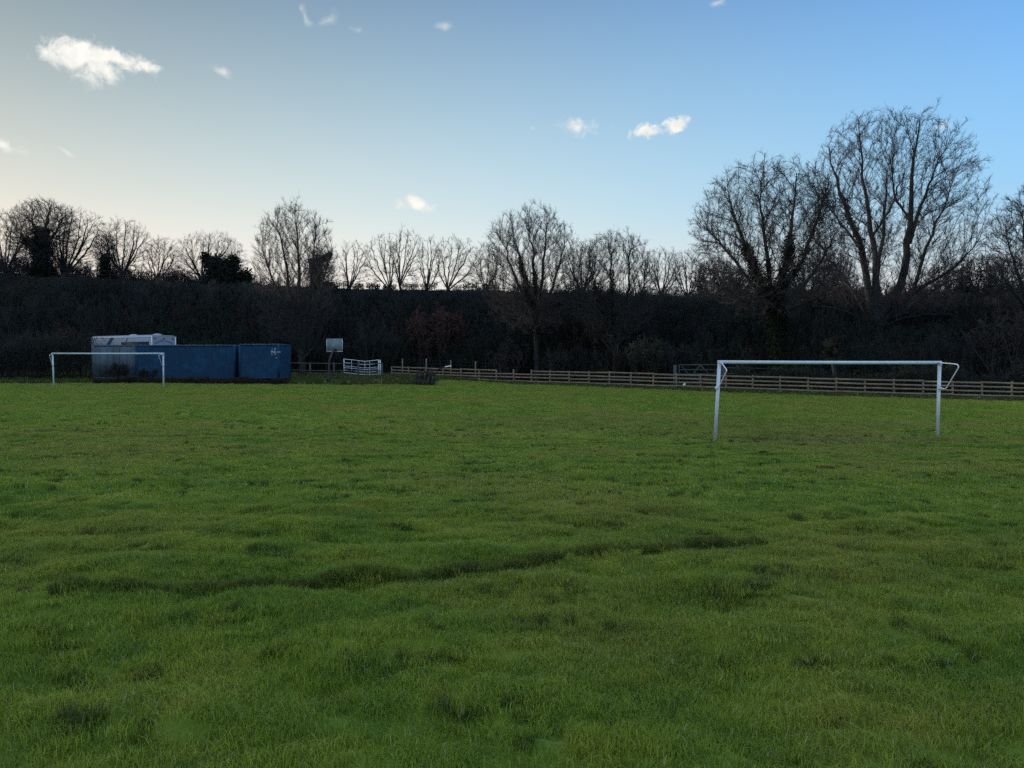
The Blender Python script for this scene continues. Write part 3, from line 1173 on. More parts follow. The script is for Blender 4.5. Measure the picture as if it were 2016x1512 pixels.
def build_trees():
    # --- on the skyline, left to right
    RD = 96.5
    sky = dict(lenf=(.55, .6, .62, .62))
    sparse = dict(fine=.8)
    auto_tree('bare tree cut by the left edge of the photo, on the skyline', 12, 552, 520, (10, 485, 62, 72), RD, 1, 5, .24, fine=.72, rtip=.009, counts=(12, 7, 5, 3), **sky)
    bare_tree('tall bare tree with a broad dark ivy mass, near the left edge of the skyline',
              [[(84, 552, 0, .35), (82, 520, 0, .3), (86, 480, 0, .26)], [(86, 490, 0, .2), (70, 450, 0, .14), (52, 425, 1, .05)], [(86, 485, 0, .2), (92, 440, 0, .14), (100, 405, 0, .05)],
               [(86, 490, 0, .2), (110, 455, -1, .12), (128, 425, -1, .05)], [(84, 500, 0, .16), (58, 480, -1, .1), (40, 462, -1, .05)]],
              (85, 465, 66, 72), RD - 1, 2, counts=(12, 7, 5, 3), ivy=[(0, .0, 1, 5200, 1.25, .17), (1, .0, .5, 1300, .8, .15), (2, 0, .35, 900, .6, .15), (4, 0, .7, 1400, .8, .15)], **sky)
    auto_tree('bare tree right of the broad ivy mass on the skyline, leaning trunk', 128, 552, 520, (152, 475, 58, 66), RD, 3, 6, .24, fine=.72, rtip=.009, counts=(12, 7, 5, 3), ivy=[(0, 0, 1, 500, .3, .12)], **sky)
    auto_tree('bare rounded tree with an upright ivy column beside its trunk on the skyline', 240, 556, 525, (240, 490, 58, 60), RD, 4, 6, .22, fine=.72, rtip=.009, counts=(12, 7, 5, 3), **sky)
    bare_tree('narrow ivy covered trunk like a column on the skyline', [[(207, 556, 0, .3), (207, 530, 0, .28), (208, 505, 0, .25)], [(208, 510, 0, .1), (212, 490, 0, .06), (214, 470, 0, .03)]],
              (208, 495, 22, 36), RD - .5, 5, counts=(7, 5, 4, 3), ivy=[(0, .0, 1, 2400, .5, .15)], name='ivy_clad_tree', **sky)
    auto_tree('small thin bare tree between the rounded tree and the domed tree on the skyline', 312, 560, 540, (318, 512, 38, 46), RD, 6, 4, .16, fine=.75, rtip=.009, counts=(9, 7, 5, 3), **sky)
    auto_tree('bare tree with a flattened dome of twigs behind a dark ivy bush on the skyline', 400, 564, 535, (415, 513, 72, 56), RD + 1, 7, 7, .22, fine=.75, rtip=.009, spread=1.15, counts=(12, 7, 5, 3), **sky)
    # mid bank ivy bush
    bare_tree('dark jagged ivy bush in front of the domed tree on the skyline',
              [[(440, 575, 0, .35), (435, 550, 0, .3), (430, 520, 0, .2)], [(432, 545, 0, .2), (415, 525, 0, .12), (404, 505, 0, .05)], [(436, 550, 0, .2), (455, 530, 0, .12), (462, 510, 0, .05)],
               [(440, 560, 0, .2), (470, 550, 0, .14), (486, 545, 0, .05)]],
              (438, 535, 40, 34), RD - 3, 8, counts=(7, 5, 4, 3), ivy=[(0, .0, 1, 5200, 1.5, .17), (1, 0, 1, 2200, .8, .15), (2, 0, 1, 2200, .9, .15), (3, 0, 1, 2800, 1.1, .16)], name='ivy_clad_tree', **sky)
    # ivy stump with an arm
    bare_tree('dark ivy stump with an arm pointing up to the right on the skyline',
              [[(622, 580, 0, .4), (622, 550, 0, .35), (620, 515, 0, .3)], [(618, 520, 0, .2), (634, 512, 0, .14), (650, 501, 0, .07)], [(626, 570, 0, .2), (642, 562, 0, .14), (660, 566, 0, .07)]],
              (630, 530, 30, 40), RD - 3, 9, counts=(4, 3, 3, 2), ivy=[(0, .0, 1, 6000, .62, .13), (1, 0, 1, 3000, .38, .11), (2, 0, 1, 1200, .5, .15)], name='ivy_clad_tree', **sky)
    auto_tree('thin bare tree just right of the ivy stump on the skyline', 690, 575, 560, (697, 522, 36, 54), RD, 10, 5, .15, counts=(9, 6, 5, 3), bark='bark', fine=.60, rtip=.0105, wob=.14, **sky)
    auto_tree('tall bare tree with crooked open limbs, left one of a crooked pair on the skyline', 771, 577, 560, (750, 520, 40, 60), RD, 11, 4, .17, counts=(8, 6, 5, 3), fine=.60, rtip=.0105, wob=.15, **sky)
    auto_tree('bare tree with a forked crooked crown, right one of a crooked pair on the skyline', 788, 577, 545, (798, 510, 42, 62), RD, 12, 4, .19, counts=(8, 6, 5, 3), fine=.60, rtip=.0105, wob=.15, **sky)
    auto_tree('slim bare tree with upright limbs at the middle of the skyline, under the small cloud', 838, 577, 560, (846, 520, 27, 58), RD, 13, 4, .16, counts=(8, 6, 5, 3), fine=.60, rtip=.0105, wob=.14, **sky)
    auto_tree('bare tree with one wide spreading fork, right of the slim upright tree on the skyline', 884, 577, 560, (899, 522, 52, 58), RD, 14, 4, .20, spread=1.15, counts=(8, 6, 5, 3), fine=.60, rtip=.0105, wob=.15, **sky)
    auto_tree('low faint bare tree left of the tall spreading tree at the fence', 955, 577, 560, (960, 530, 40, 48), RD + 4, 15, 5, .14, fine=.75, rtip=.009, counts=(9, 6, 5, 3), **sky)
    auto_tree('bushy bare tree on the skyline right of the tall spreading tree', 1148, 590, 560, (1150, 532, 46, 58), RD - 2, 16, 6, .18, fine=.75, rtip=.009, counts=(7, 6, 6, 4), ivy=[(0, 0, 1, 500, .5, .14)], **sky)
    auto_tree('faint bare tree on the skyline left of the great ivy trunked tree', 1300, 592, 570, (1305, 540, 44, 54), RD, 17, 6, .16, fine=.75, rtip=.009, counts=(9, 7, 5, 3), **sky)
    auto_tree('faint upright bare tree on the skyline touching the great ivy trunked tree', 1350, 598, 575, (1352, 545, 38, 54), RD, 18, 5, .16, fine=.75, rtip=.009, counts=(9, 7, 5, 3), **sky)
    # --- standing along the foot of the bank, in front of it
    bare_tree('bare tree with a broom of upswept branches between the blue container and the hoop',
              [[(596, 744, 0, .30), (595, 715, 0, .27), (590, 688, 0, .26)],
               [(590, 690, 0, .2), (560, 600, 0, .14), (520, 510, -1, .04)], [(591, 692, 0, .2), (575, 590, .5, .15), (548, 450, .5, .03)], [(592, 690, 0, .22), (590, 570, 0, .16), (582, 430, 0, .03)],
               [(593, 692, 0, .2), (610, 590, -1, .14), (618, 460, -1, .03)], [(594, 692, 0, .2), (622, 620, .8, .13), (645, 520, 1.5, .03)], [(590, 700, 0, .14), (570, 670, -1, .08), (540, 625, -1.6, .03)],
               [(594, 705, 0, .13), (612, 690, .4, .08), (640, 640, 1, .03)]],
              (580, 545, 84, 142), 66, 20, counts=(10, 7, 5, 3), trop=.55, ang=.5, lenf=(.46, .55, .62, .62), rtip=.009)
    bare_tree('tall bare tree with a single straight trunk behind the middle of the timber fence',
              [[(1057, 730, 0, .22), (1056, 690, 0, .20), (1054, 630, 0, .19)],
               [(1054, 636, 0, .15), (1020, 560, -.5, .13), (985, 470, -1, .03)], [(1054, 636, 0, .15), (1036, 560, .5, .15), (1010, 450, 1, .03)], [(1054, 632, 0, .16), (1052, 540, 0, .14), (1040, 440, .5, .03)],
               [(1054, 632, 0, .15), (1068, 540, -.8, .13), (1078, 425, -1, .03)], [(1055, 636, 0, .15), (1085, 570, .5, .12), (1112, 480, 1, .03)], [(1055, 640, 0, .12), (1010, 608, 1, .07), (970, 560, 1.6, .03)],
               [(1055, 640, 0, .12), (1095, 605, -1, .07), (1130, 560, -1.6, .03)]],
              (1045, 535, 98, 126), 70, 21, counts=(10, 7, 5, 3), trop=.5, ang=.52, lenf=(.46, .55, .62, .62), rtip=.009,
              ivy=[(2, .2, .75, 1500, .3, .1), (3, .1, .5, 900, .25, .1), (0, .7, 1, 500, .25, .1)])
    bare_tree('bare tree forking low behind the fence, right of the straight trunked tree',
              [[(1210, 735, 0, .22), (1209, 712, 0, .2), (1207, 692, 0, .19)],
               [(1207, 694, 0, .14), (1190, 620, 0, .12), (1160, 520, -1, .03)], [(1207, 694, 0, .14), (1205, 600, .5, .12), (1200, 490, .5, .03)], [(1207, 696, 0, .14), (1230, 610, 0, .12), (1240, 490, 0, .03)],
               [(1208, 696, 0, .13), (1245, 630, -1, .1), (1275, 530, -1, .03)], [(1207, 696, 0, .12), (1175, 650, 1, .08), (1140, 580, 1.5, .03)]],
              (1208, 570, 88, 112), 68, 22, counts=(10, 7, 5, 3), trop=.5, ang=.55, lenf=(.46, .55, .62, .62), rtip=.009, ivy=[(2, .1, .8, 900, .4, .1), (1, .3, .8, 600, .35, .1)])
    bare_tree('great spreading tree with a thick black ivy clad trunk behind the near goal',
              [[(1535, 735, 0, .42), (1532, 660, 0, .40), (1522, 600, 0, .36)],
               [(1520, 606, 0, .28), (1490, 540, 0, .22), (1462, 470, -1, .14), (1432, 380, -1.5, .03)], [(1522, 604, 0, .28), (1545, 530, 0, .22), (1560, 460, .5, .14), (1568, 345, 1, .03)],
               [(1524, 604, 0, .22), (1575, 520, -1, .15), (1610, 430, -1, .10), (1632, 350, -1, .03)], [(1520, 606, 0, .2), (1470, 545, 1, .14), (1420, 480, 2, .08), (1385, 445, 2, .03)],
               [(1526, 610, 0, .2), (1585, 560, 1, .14), (1625, 500, 1, .09), (1650, 450, 1, .03)], [(1520, 600, 0, .2), (1510, 500, -1, .14), (1500, 420, -1.4, .08), (1492, 345, -1.5, .03)],
               [(1520, 612, 0, .14), (1460, 590, -1.5, .09), (1400, 540, -2.5, .03)], [(1528, 616, 0, .13), (1600, 590, -1.5, .08), (1650, 560, -2, .03)]],
              (1512, 472, 148, 152), 60, 23, fine=1.0, counts=(10, 7, 5, 3), trop=.12, ang=.68, lenf=(.44, .56, .62, .62), rtip=.011, wob=.14,
              ivy=[(0, .0, 1, 24000, .62, .07), (1, .0, .62, 3800, .42, .09), (2, .0, .62, 3800, .42, .09), (3, .0, .35, 900, .3, .09), (6, .0, .3, 700, .3, .09), (3, .55, .9, 900, .6, .07)], name='ivy_clad_tree')
    bare_tree('tallest tree, pale many stemmed and bare, rising above the right part of the near goal',
              [[(1728, 722, 0, .62), (1726, 660, 0, .58), (1722, 612, 0, .55)],
               [(1716, 622, 0, .34), (1705, 540, 0, .29), (1688, 460, -.6, .23), (1655, 385, -1, .14), (1632, 290, -1, .03)],
               [(1722, 618, 0, .34), (1724, 540, 0, .27), (1718, 470, .5, .22), (1702, 360, .8, .12), (1690, 235, 1, .03)],
               [(1726, 622, 0, .30), (1728, 540, 1, .2), (1738, 450, 1.5, .15), (1748, 330, 2, .03)],
               [(1732, 625, 0, .40), (1775, 555, -.5, .34), (1790, 460, -1, .25), (1796, 360, -1, .16), (1812, 230, -1, .03)],
               [(1790, 480, -1, .2), (1815, 400, -1.5, .13), (1850, 310, -2, .03)],
               [(1740, 628, .3, .22), (1788, 590, .8, .18), (1820, 500, 1, .14), (1850, 420, 1.2, .08), (1880, 350, 1.2, .03)],
               [(1738, 632, 0, .20), (1800, 575, -1, .15), (1870, 530, -2, .11), (1930, 470, -2.5, .03)],
               [(1736, 636, 0, .17), (1810, 590, 1.6, .12), (1880, 550, 2.4, .07), (1935, 540, 3, .03)],
               [(1712, 630, 0, .17), (1670, 560, 1.5, .12), (1640, 520, 2, .08), (1610, 480, 2.4, .03)],
               [(1790, 430, -1, .12), (1760, 380, 0, .08), (1758, 300, 1, .03)],
               [(1716, 468, .5, .13), (1752, 410, 0, .09), (1780, 340, 0, .03)],
               [(1694, 490, -.6, .14), (1656, 440, 1, .09), (1615, 390, 2, .03)],
               [(1720, 640, 0, .12), (1660, 612, -2, .08), (1600, 600, -3, .03)], [(1735, 642, 0, .12), (1800, 622, -2, .07), (1880, 618, -3.4, .03)]],
              (1752, 426, 176, 207), 68, 24, fine=1.05, counts=(10, 8, 7, 4), trop=.22, ang=.55, lenf=(.42, .56, .62, .62), rtip=.011, wob=.10, bark='bark_pale', twig='twig',
              ivy=[(1, .35, .75, 900, .3, .09)], tmin0=.22)
    bare_tree('bare tree cut by the right edge of the photo',
              [[(2040, 750, 0, .3), (2036, 690, 0, .27), (2034, 620, 0, .25)],
               [(2034, 626, 0, .18), (2010, 560, 0, .13), (1985, 470, 0, .03)], [(2034, 626, 0, .18), (2025, 530, 1, .13), (2010, 420, 1, .03)], [(2034, 626, 0, .18), (2050, 530, -1, .13), (2055, 400, -1, .03)],
               [(2034, 640, 0, .14), (1990, 600, 1, .09), (1955, 560, 2, .03)], [(2036, 640, 0, .14), (2080, 580, 0, .1), (2110, 480, 0, .03)], [(2034, 630, 0, .14), (1995, 570, -1.5, .1), (1958, 510, -2, .03)]],
              (2040, 500, 98, 130), 60, 25, counts=(10, 7, 5, 3), trop=.2, ang=.6, lenf=(.44, .56, .62, .62), rtip=.010, wob=.13)
    # skyline scrub trees right part
    for i, (px, w, top, lab) in enumerate([
            (1405, 34, 520, 'dark half evergreen scrub tree on the skyline left of the ivy clad trunk'),
            (1452, 30, 540, 'low dark scrub tree directly left of the ivy clad trunk'),
            (1590, 34, 505, 'scrubby bare tree on the skyline between the two great trees'),
            (1648, 34, 510, 'dark scrub tree on the skyline behind the lowest left limb of the tallest tree'),
            (1865, 34, 520, 'scrubby bare tree on the skyline right of the tallest trunk'),
            (1925, 36, 510, 'dense dark scrub tree on the skyline near the right edge'),
            (1985, 36, 515, 'dense scrub tree on the skyline at the right edge')]):
        cy = (top + 602) / 2
        rs = np.random.RandomState(60 + i)
        env = (px, cy + 4, w * 1.25, (602 - top) / 2 + 16)
        bare_tree(lab, auto_limbs(px, 606, 590, env, 6, .14, rs, 1.1), env, 93, 60 + i, counts=(9, 7, 5, 3), trop=.3,
                  ivy=[(1, .1, 1, 420, .8, .13), (3, .1, 1, 420, .8, .13), (5, .1, .9, 420, .8, .13)] if i in (0, 1, 3, 5) else [(2, .1, .9, 150, .6, .12)],
                  name='scrub_tree', lenf=(.5, .5, .52, .55), group=None)
    # small ivy stump behind the near goal
    bare_tree('low ivy covered stump with a pale strip of bare trunk behind the near crossbar',
              [[(1648, 742, 0, .16), (1640, 715, 0, .14), (1634, 690, 0, .13)], [(1636, 700, 0, .1), (1645, 684, 0, .08), (1648, 672, 0, .04)]],
              (1642, 690, 18, 20), 57, 40, counts=(4, 3, 2, 2), bark='bark_pale', ivy=[(1, 0, 1, 2600, .5, .07), (0, .85, 1, 700, .38, .07)], name='ivy_stump')


build_trees()


# ------------------------------------------------------------------ shrubs and scrub
def shrub_mesh(name, seed, h, w, stems=26, counts=(5, 5, 4), material='hedge', leaves=0, leaf_mat=None, parent=None, rtip=.009, up=.35, leaf_size=.06):
    rs = np.random.RandomState(seed)
    N = stems
    a = rs.uniform(0, 2 * pi, N)
    r = w * .42 * np.sqrt(rs.uniform(0, 1, N))
    n = 6
    P = np.empty((N, n, 3))
    P[:, 0] = np.stack([r * np.cos(a), r * np.sin(a), np.full(N, -.1)], -1)
    d = np.stack([np.cos(a) * .35 * r / w * 2, np.sin(a) * .35 * r / w * 2, np.ones(N)], -1) + rs.normal(0, .14, (N, 3))
    d /= np.linalg.norm(d, axis=1, keepdims=True)
    L = h * rs.uniform(.6, .92, N)
    for k in range(1, n):
        d = d + rs.normal(0, .08, (N, 3)); d /= np.linalg.norm(d, axis=1, keepdims=True)
        P[:, k] = P[:, k - 1] + d * (L / (n - 1))[:, None]
    Rr = (.022 * h / 3 * rs.uniform(.7, 1.3, N))[:, None] * np.linspace(1, .35, n)[None] + .004
    env = (np.array([0, 0, h * .5]), np.array([w * .56, w * .5, h * .54]))
    mb = MB()
    v, f = tubes(P, Rr, 4); mb.add(v, f)
    par = (P, Rr, L)
    tips = []
    for lv, m in enumerate(counts):
        par = grow(*par, m, (.45, .5, .55)[lv], .6, up, (4, 3, 2)[lv], .13, env, rs, tmin=.08, rtip=rtip)
        v, f = tubes(par[0], par[1], 3); mb.add(v, f)
        tips.append(par[0][:, -1])
    o = mb.build(name, M[material], parent)
    lo = None
    if leaves:
        lb = MB()
        tp = np.concatenate(tips[1:])
        leaf_cloud(tp, leaves, np.full(len(tp), .16), leaf_size, rs, lb)
        lo = lb.build('foliage', M[leaf_mat], parent)
    return o, lo


def bush(label, px, D, top_py, wpx, seed, stems=30, material='hedge', leaves=0, leaf_mat=None, name='bush', leaf_size=.06, counts=(6, 5, 4), cat='bush', base_py=None):
    p = on_ground(px, D)
    h = at(px, top_py, D).z - p.z
    w = wpx * D / F
    root = thing(name, label, cat, p)
    shrub_mesh('branches', seed, h, w, stems, counts, material, leaves, leaf_mat, root, leaf_size=leaf_size)
    return root


def hedge_thing(label, pts, height, depth, seed, dens=26, leaves=3000, leaf_mat='evergreen', material='hedge', name='hedge', hv=.25):
    """a hedge along a line of (px, D): upright stems and twigs, with leaves"""
    rs = np.random.RandomState(seed)
    W = [on_ground(px, D) for px, D in pts]
    root = thing(name, label, 'hedge', W[0])
    ro = np.array(W[0])
    seg = [(W[i + 1] - W[i]).length for i in range(len(W) - 1)]
    tot = sum(seg)
    N = int(tot * dens)
    s = rs.uniform(0, tot, N)
    cum = np.concatenate([[0], np.cumsum(seg)])
    X = np.interp(s, cum, [w.x for w in W]); Y = np.interp(s, cum, [w.y for w in W]) + rs.uniform(-.5, .5, N) * depth
    Hh = height if callable(height) else (lambda t: height)
    H = np.array([Hh(t / tot) for t in s]) * (1 + hv * perlin(s, s * 0, 1.7, seed) * 2 + rs.normal(0, .07, N))
    Z = ground_z(X, Y)
    n = 5
    P = np.empty((N, n, 3))
    P[:, 0] = np.stack([X, Y, Z - .1], -1)
    d = rs.normal(0, .17, (N, 3)); d[:, 2] = 1
    d /= np.linalg.norm(d, axis=1, keepdims=True)
    L = H * rs.uniform(.75, 1, N)
    for k in range(1, n):
        d = d + rs.normal(0, .1, (N, 3)); d /= np.linalg.norm(d, axis=1, keepdims=True)
        P[:, k] = P[:, k - 1] + d * (L / (n - 1))[:, None]
    Rr = (.014 * rs.uniform(.7, 1.3, N))[:, None] * np.linspace(1, .4, n)[None] + .004
    mb = MB()
    v, f = tubes(P - ro, Rr, 3); mb.add(v, f)
    env = (np.array([0, 0, 0.]), np.array([1e4, 1e4, 1e4]))
    par = grow(P, Rr, L, 9, .32, .75, .15, 3, .15, env, rs, tmin=.05, rtip=.008)
    v, f = tubes(par[0] - ro, par[1], 3); mb.add(v, f)
    par = grow(*par, 3, .5, .7, .1, 2, .15, env, rs, tmin=.05, rtip=.007)
    v, f = tubes(par[0] - ro, par[1], 3); mb.add(v, f)
    mb.build('branches', M[material], root)
    if leaves:
        lb = MB()
        tp = par[0][:, -1] - ro
        leaf_cloud(tp, leaves, np.full(len(tp), .12), .055, rs, lb)
        lb.build('foliage', M[leaf_mat], root)
    return root


def build_scrub():
    # the thicket on the bank, one mass
    rs = np.random.RandomState(77)
    variants = []
    specs = [('hedge', 3.2, 2.8, 16), ('hedge', 4.0, 2.6, 14), ('scrub_grey', 3.6, 3.0, 16), ('scrub_grey', 4.6, 2.4, 14), ('scrub_brown', 3.0, 3.2, 18),
             ('scrub_olive', 3.4, 3.0, 16), ('scrub_olive', 2.2, 2.6, 16)]
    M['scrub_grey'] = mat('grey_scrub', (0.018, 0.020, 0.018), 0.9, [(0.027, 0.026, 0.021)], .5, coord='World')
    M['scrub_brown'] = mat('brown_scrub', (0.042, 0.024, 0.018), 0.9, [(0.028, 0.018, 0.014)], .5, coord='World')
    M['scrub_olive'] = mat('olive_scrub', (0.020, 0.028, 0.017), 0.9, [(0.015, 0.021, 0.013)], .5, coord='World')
    for i, (m_, h, w, st) in enumerate(specs):
        o, _ = shrub_mesh('v', 300 + i, h, w, st, (5, 5, 4), m_, rtip=.010, up=.45)
        C.objects.unlink(o)
        variants.append(o)
    n = 6600
    x = rs.uniform(-130, 105, n)
    t = rs.uniform(-.02, 1.0, n) ** 1.0
    fy, ry = foot_y(x), ridge_y(x)
    y = fy + (ry - fy) * t
    # keep clear of containers and coach
    keep = ~((x < -18) & (x > -46) & (y < 74)) & (np.abs(x) < .78 * y + 50)
    x, y, t = x[keep], y[keep], t[keep]
    n = len(x)
    ry = ridge_y(x)
    hs = (1.0 - .82 * sstep(.42, .97, t)) * rs.uniform(.75, 1.2, n)
    z = ground_z(x, y) - .05
    sight = 1.6 + (ridge_z(x / y * ry) - 1.6) * y / ry
    hs = np.minimum(hs, np.maximum(sight - z + .12 + sstep(-8, 22, x) * np.clip(.9 + 2.2 * perlin(x, y, 5, 51), 0, 2.2), .22) / 4.1 * rs.uniform(.75, 1.1, n))
    k = perlin(x, y, 11, 41) + .5 * perlin(x, y, 4, 42)
    q = np.clip(((k + .55) / 1.1 * 7).astype(int) + rs.randint(-1, 2, n), 0, 6)
    s = rs.uniform(.8, 1.15, n) * (.65 + .35 * hs)
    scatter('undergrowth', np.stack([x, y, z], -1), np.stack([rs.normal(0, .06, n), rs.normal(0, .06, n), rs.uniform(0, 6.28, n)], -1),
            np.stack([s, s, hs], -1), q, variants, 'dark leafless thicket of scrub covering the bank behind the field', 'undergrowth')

    n = 1500
    x = rs.uniform(-80, 75, n)
    px = x / 99 * F + CX
    hh = np.interp(px, [0, 250, 480, 520, 640, 930, 1000, 1350, 1450, 2016], [4.2, 3.4, 3.0, 2.2, 1.2, 1.0, 2.8, 3.2, 4.4, 5.0])
    dens = np.interp(px, [0, 480, 640, 700, 930, 1000, 2016], [.8, .7, .3, .15, .2, .8, 1.0])
    kp = (rs.uniform(0, 1, n) < dens) & (perlin(x, x * 0, 4, 61) > -.28)
    x, hh = x[kp], hh[kp]
    n = len(x)
    y = rs.uniform(97.5, 107, n)
    hz = hh * rs.uniform(.35, 1.05, n) / 3.6
    vs = []
    for i in range(4):
        o, _ = shrub_mesh('v', 350 + i, 3.6, 2.2, 7, (6, 5, 4), 'twig', rtip=.011, up=.3)
        C.objects.unlink(o)
        vs.append(o)
    scatter('saplings', np.stack([x, y, ground_z(x, y) - .05], -1), np.stack([rs.normal(0, .08, n), rs.normal(0, .08, n), rs.uniform(0, 6.28, n)], -1),
            np.stack([hz * .9, hz * .9, hz], -1), rs.randint(0, 4, n), vs, 'thin tangled saplings growing between the skyline trees', 'saplings')
    bush('tall rust red bush still in dead leaf on the bank behind the trailer', 858, 78, 602, 105, 501, 60, 'twig', 16000, 'red_leaf', leaf_size=.075)
    bush('small reddish brown bush right behind the timber fence, left of the straight trunk', 1002, 71.5, 668, 46, 502, 34, 'twig', 4200, 'brown_leaf')
    bush('dull brown bush behind the fence right of the straight trunked tree', 1100, 70, 678, 60, 503, 34, 'twig', 2200, 'evergreen')
    bush('dark bush behind the fence left of the grey gate', 1275, 64, 660, 64, 504, 40, 'hedge', 5200, 'evergreen')
    bush('brown thicket bush by the right edge behind the fence', 1975, 58, 612, 120, 505, 60, 'twig', 9000, 'brown_leaf', leaf_size=.06)
    bush('olive green holly bush on the bank left of the great ivy trunk', 1455, 68, 610, 80, 506, 44, 'hedge', 9000, 'evergreen', leaf_size=.07)
    bush('rounded pale grey scrub bush at the foot of the bank right of the hoop', 735, 76, 628, 90, 507, 50, 'scrub_grey', 0)
    bush('brown leafed bush low on the bank above the hedge on the left', 118, 74, 640, 60, 508, 34, 'twig', 3600, 'red_leaf')
    bush('tangled dark bramble bush growing against the grey container', 232, 58.2, 714, 44, 509, 14, 'hedge', 500, 'evergreen', leaf_size=.045)
    bush('low weedy bush against the left end of the blue container', 290, 58, 726, 28, 510, 12, 'hedge', 500, 'evergreen', leaf_size=.045)
    hedge_thing('tall black hedge left of the grey container, behind the far goal', [(-260, 60), (-60, 61), (90, 61.5), (178, 61.8)], lambda t: 3.4 if t > .2 else 3.8, 1.8, 601, 34, 15000)
    hedge_thing('dark bramble hedge behind the fence on the right, below the great trees', [(1445, 58.5), (1600, 55.5), (1850, 54), (2050, 53), (2300, 52)],
                lambda t: 1.75 + .5 * t, 1.3, 602, 34, 12000)
    hedge_thing('brown dead weed stems along the foot of the containers', [(186, 57.5), (300, 57.6), (420, 57.6), (566, 57.8)], .55, .7, 603, 40, 500, 'brown_leaf', 'scrub_brown', name='weed_strip')
    # gappy trimmed hedge on the ridge
    rr = np.random.RandomState(9)
    spans = [(662, 690), (697, 716), (722, 748), (756, 778), (792, 822), (830, 862), (870, 1900), (912, 940), (948, 980)]
    labs = ['leftmost piece of the gappy hedge on the skyline, right of the ivy stump', 'short piece of skyline hedge under the thin bare tree',
            'piece of skyline hedge between the thin tree and the crooked pair', 'piece of skyline hedge at the left crooked tree', 'piece of skyline hedge at the right crooked tree',
            'piece of skyline hedge under the slim upright tree', 'piece of skyline hedge under the wide forked tree', 'piece of skyline hedge right of the wide forked tree',
            'rightmost piece of the gappy hedge on the skyline']
    for i, ((a, b), lb) in enumerate(zip(spans, labs)):
        ridge_hedge(a, b, 700 + i, lb)


def ridge_hedge(a, b, seed, label):
    rs = np.random.RandomState(seed)
    D = 95.5
    w0, w1 = on_ground(a, D), on_ground(b, D)
    root = thing('hedge', label, 'hedge', w0, group='pieces of the gappy hedge on the skyline')
    ro = np.array(w0)
    n = 60
    t = rs.uniform(0, 1, n)
    gz_ = w0.z + (w1.z - w0.z) * t
    body = np.stack([w0.x + (w1.x - w0.x) * t, np.full(n, D) + rs.uniform(-.3, .3, n), gz_ + rs.uniform(.3, .55 + .6 * rs.uniform(), n) + .25 * perlin(t * 9, t * 0, 1, seed)], -1) - ro
    lb = MB()
    leaf_cloud(body, 800, np.full(n, .34), .06, rs, lb)
    lb.build('foliage', M['evergreen'], root)
    m = 9
    t = np.sort(rs.uniform(0, 1, m))
    P = np.empty((m, 4, 3))
    for k in range(4):
        P[:, k] = np.stack([w0.x + (w1.x - w0.x) * t + rs.normal(0, .03, m), np.full(m, D), w0.z + (w1.z - w0.z) * t - .1 + k * .33], -1)
    st = MB()
    v, f = tubes(P - ro, np.full((m, 4), .035), 4); st.add(v, f)
    st.tube([tuple(q - ro) for q in P[:, 2]], .03, 4)
    st.build('stems', M['hedge'], root)


build_scrub()


# ------------------------------------------------------------------ fences and gates
def build_timber_fence():
    pts = [on_ground(px, D) for px, D in FENCE]
    root = thing('timber_fence', 'long weathered post and rail fence with four rails along the far side of the field', 'fence', pts[0])
    ro = pts[0]
    seg = np.array([math.hypot(pts[i + 1].x - pts[i].x, pts[i + 1].y - pts[i].y) for i in range(len(pts) - 1)])
    cum = np.concatenate([[0], np.cumsum(seg)])
    rs = random.Random(4)
    sp = 1.8
    n = int(cum[-1] / sp)
    stations = []
    for i in range(n + 1):
        s = i * sp
        x = float(np.interp(s, cum, [p.x for p in pts])); y = float(np.interp(s, cum, [p.y for p in pts]))
        z = float(field_z(np.array([x]), np.array([y]))[0])
        stations.append(Vector((x, y, z)))
    pxs = [CX + p.x / p.y * F for p in stations]
    for i, p in enumerate(stations):
        h = 1.17 + rs.uniform(-.03, .05)
        if 1005 < pxs[i] < 1045: h += .05
        d = (stations[min(i + 1, n)] - stations[max(i - 1, 0)])
        ang = math.atan2(d.y, d.x)
        mb = MB()
        mb.box((p.x - ro.x, p.y - ro.y + .06, p.z - ro.z + h / 2 - .15), (.085, .10, h + .3), rz=ang + rs.uniform(-.04, .04))
        mb.build('post', M['wood'], root)
    hs = [1.10, .82, .55, .27]
    for k, h in enumerate(hs):
        i = k % 2
        first = True
        starts = ([0] if i else []) + list(range(i, n, 2))
        for a in starts:
            b = min(a + (1 if (i and a == 0 and starts[0] == a and first) else 2), n)
            if first and i: b = 1
            first = False
            if b <= a: continue
            mid = (pxs[a] + pxs[b]) / 2
            if k == 0 and 1000 < mid < 1050: continue                 # missing top rail
            A, B = stations[a], stations[b]
            off = Vector((0, -.02, 0))
            ja, jb = rs.uniform(-.025, .025), rs.uniform(-.025, .025)
            mb = MB()
            pa = A - ro + Vector((0, 0, h + ja)) + off
            pb = B - ro + Vector((0, 0, h + jb)) + off
            if b - a == 2:
                Mid = stations[a + 1] - ro + Vector((0, 0, h + (ja + jb) / 2 - rs.uniform(0, .02))) + off
                mb.bar(pa, Mid, 0.036, .115); mb.bar(Mid, pb, 0.036, .115)
            else:
                mb.bar(pa, pb, 0.036, .115)
            fresh = (k == 0 and 1545 < mid < 1600) or (k == 2 and (1715 < mid < 1760))
            r = mb.build('rail', M['wood_new'] if fresh else M['wood'], root)
            if fresh: r['label'] = 'pale newer rail'


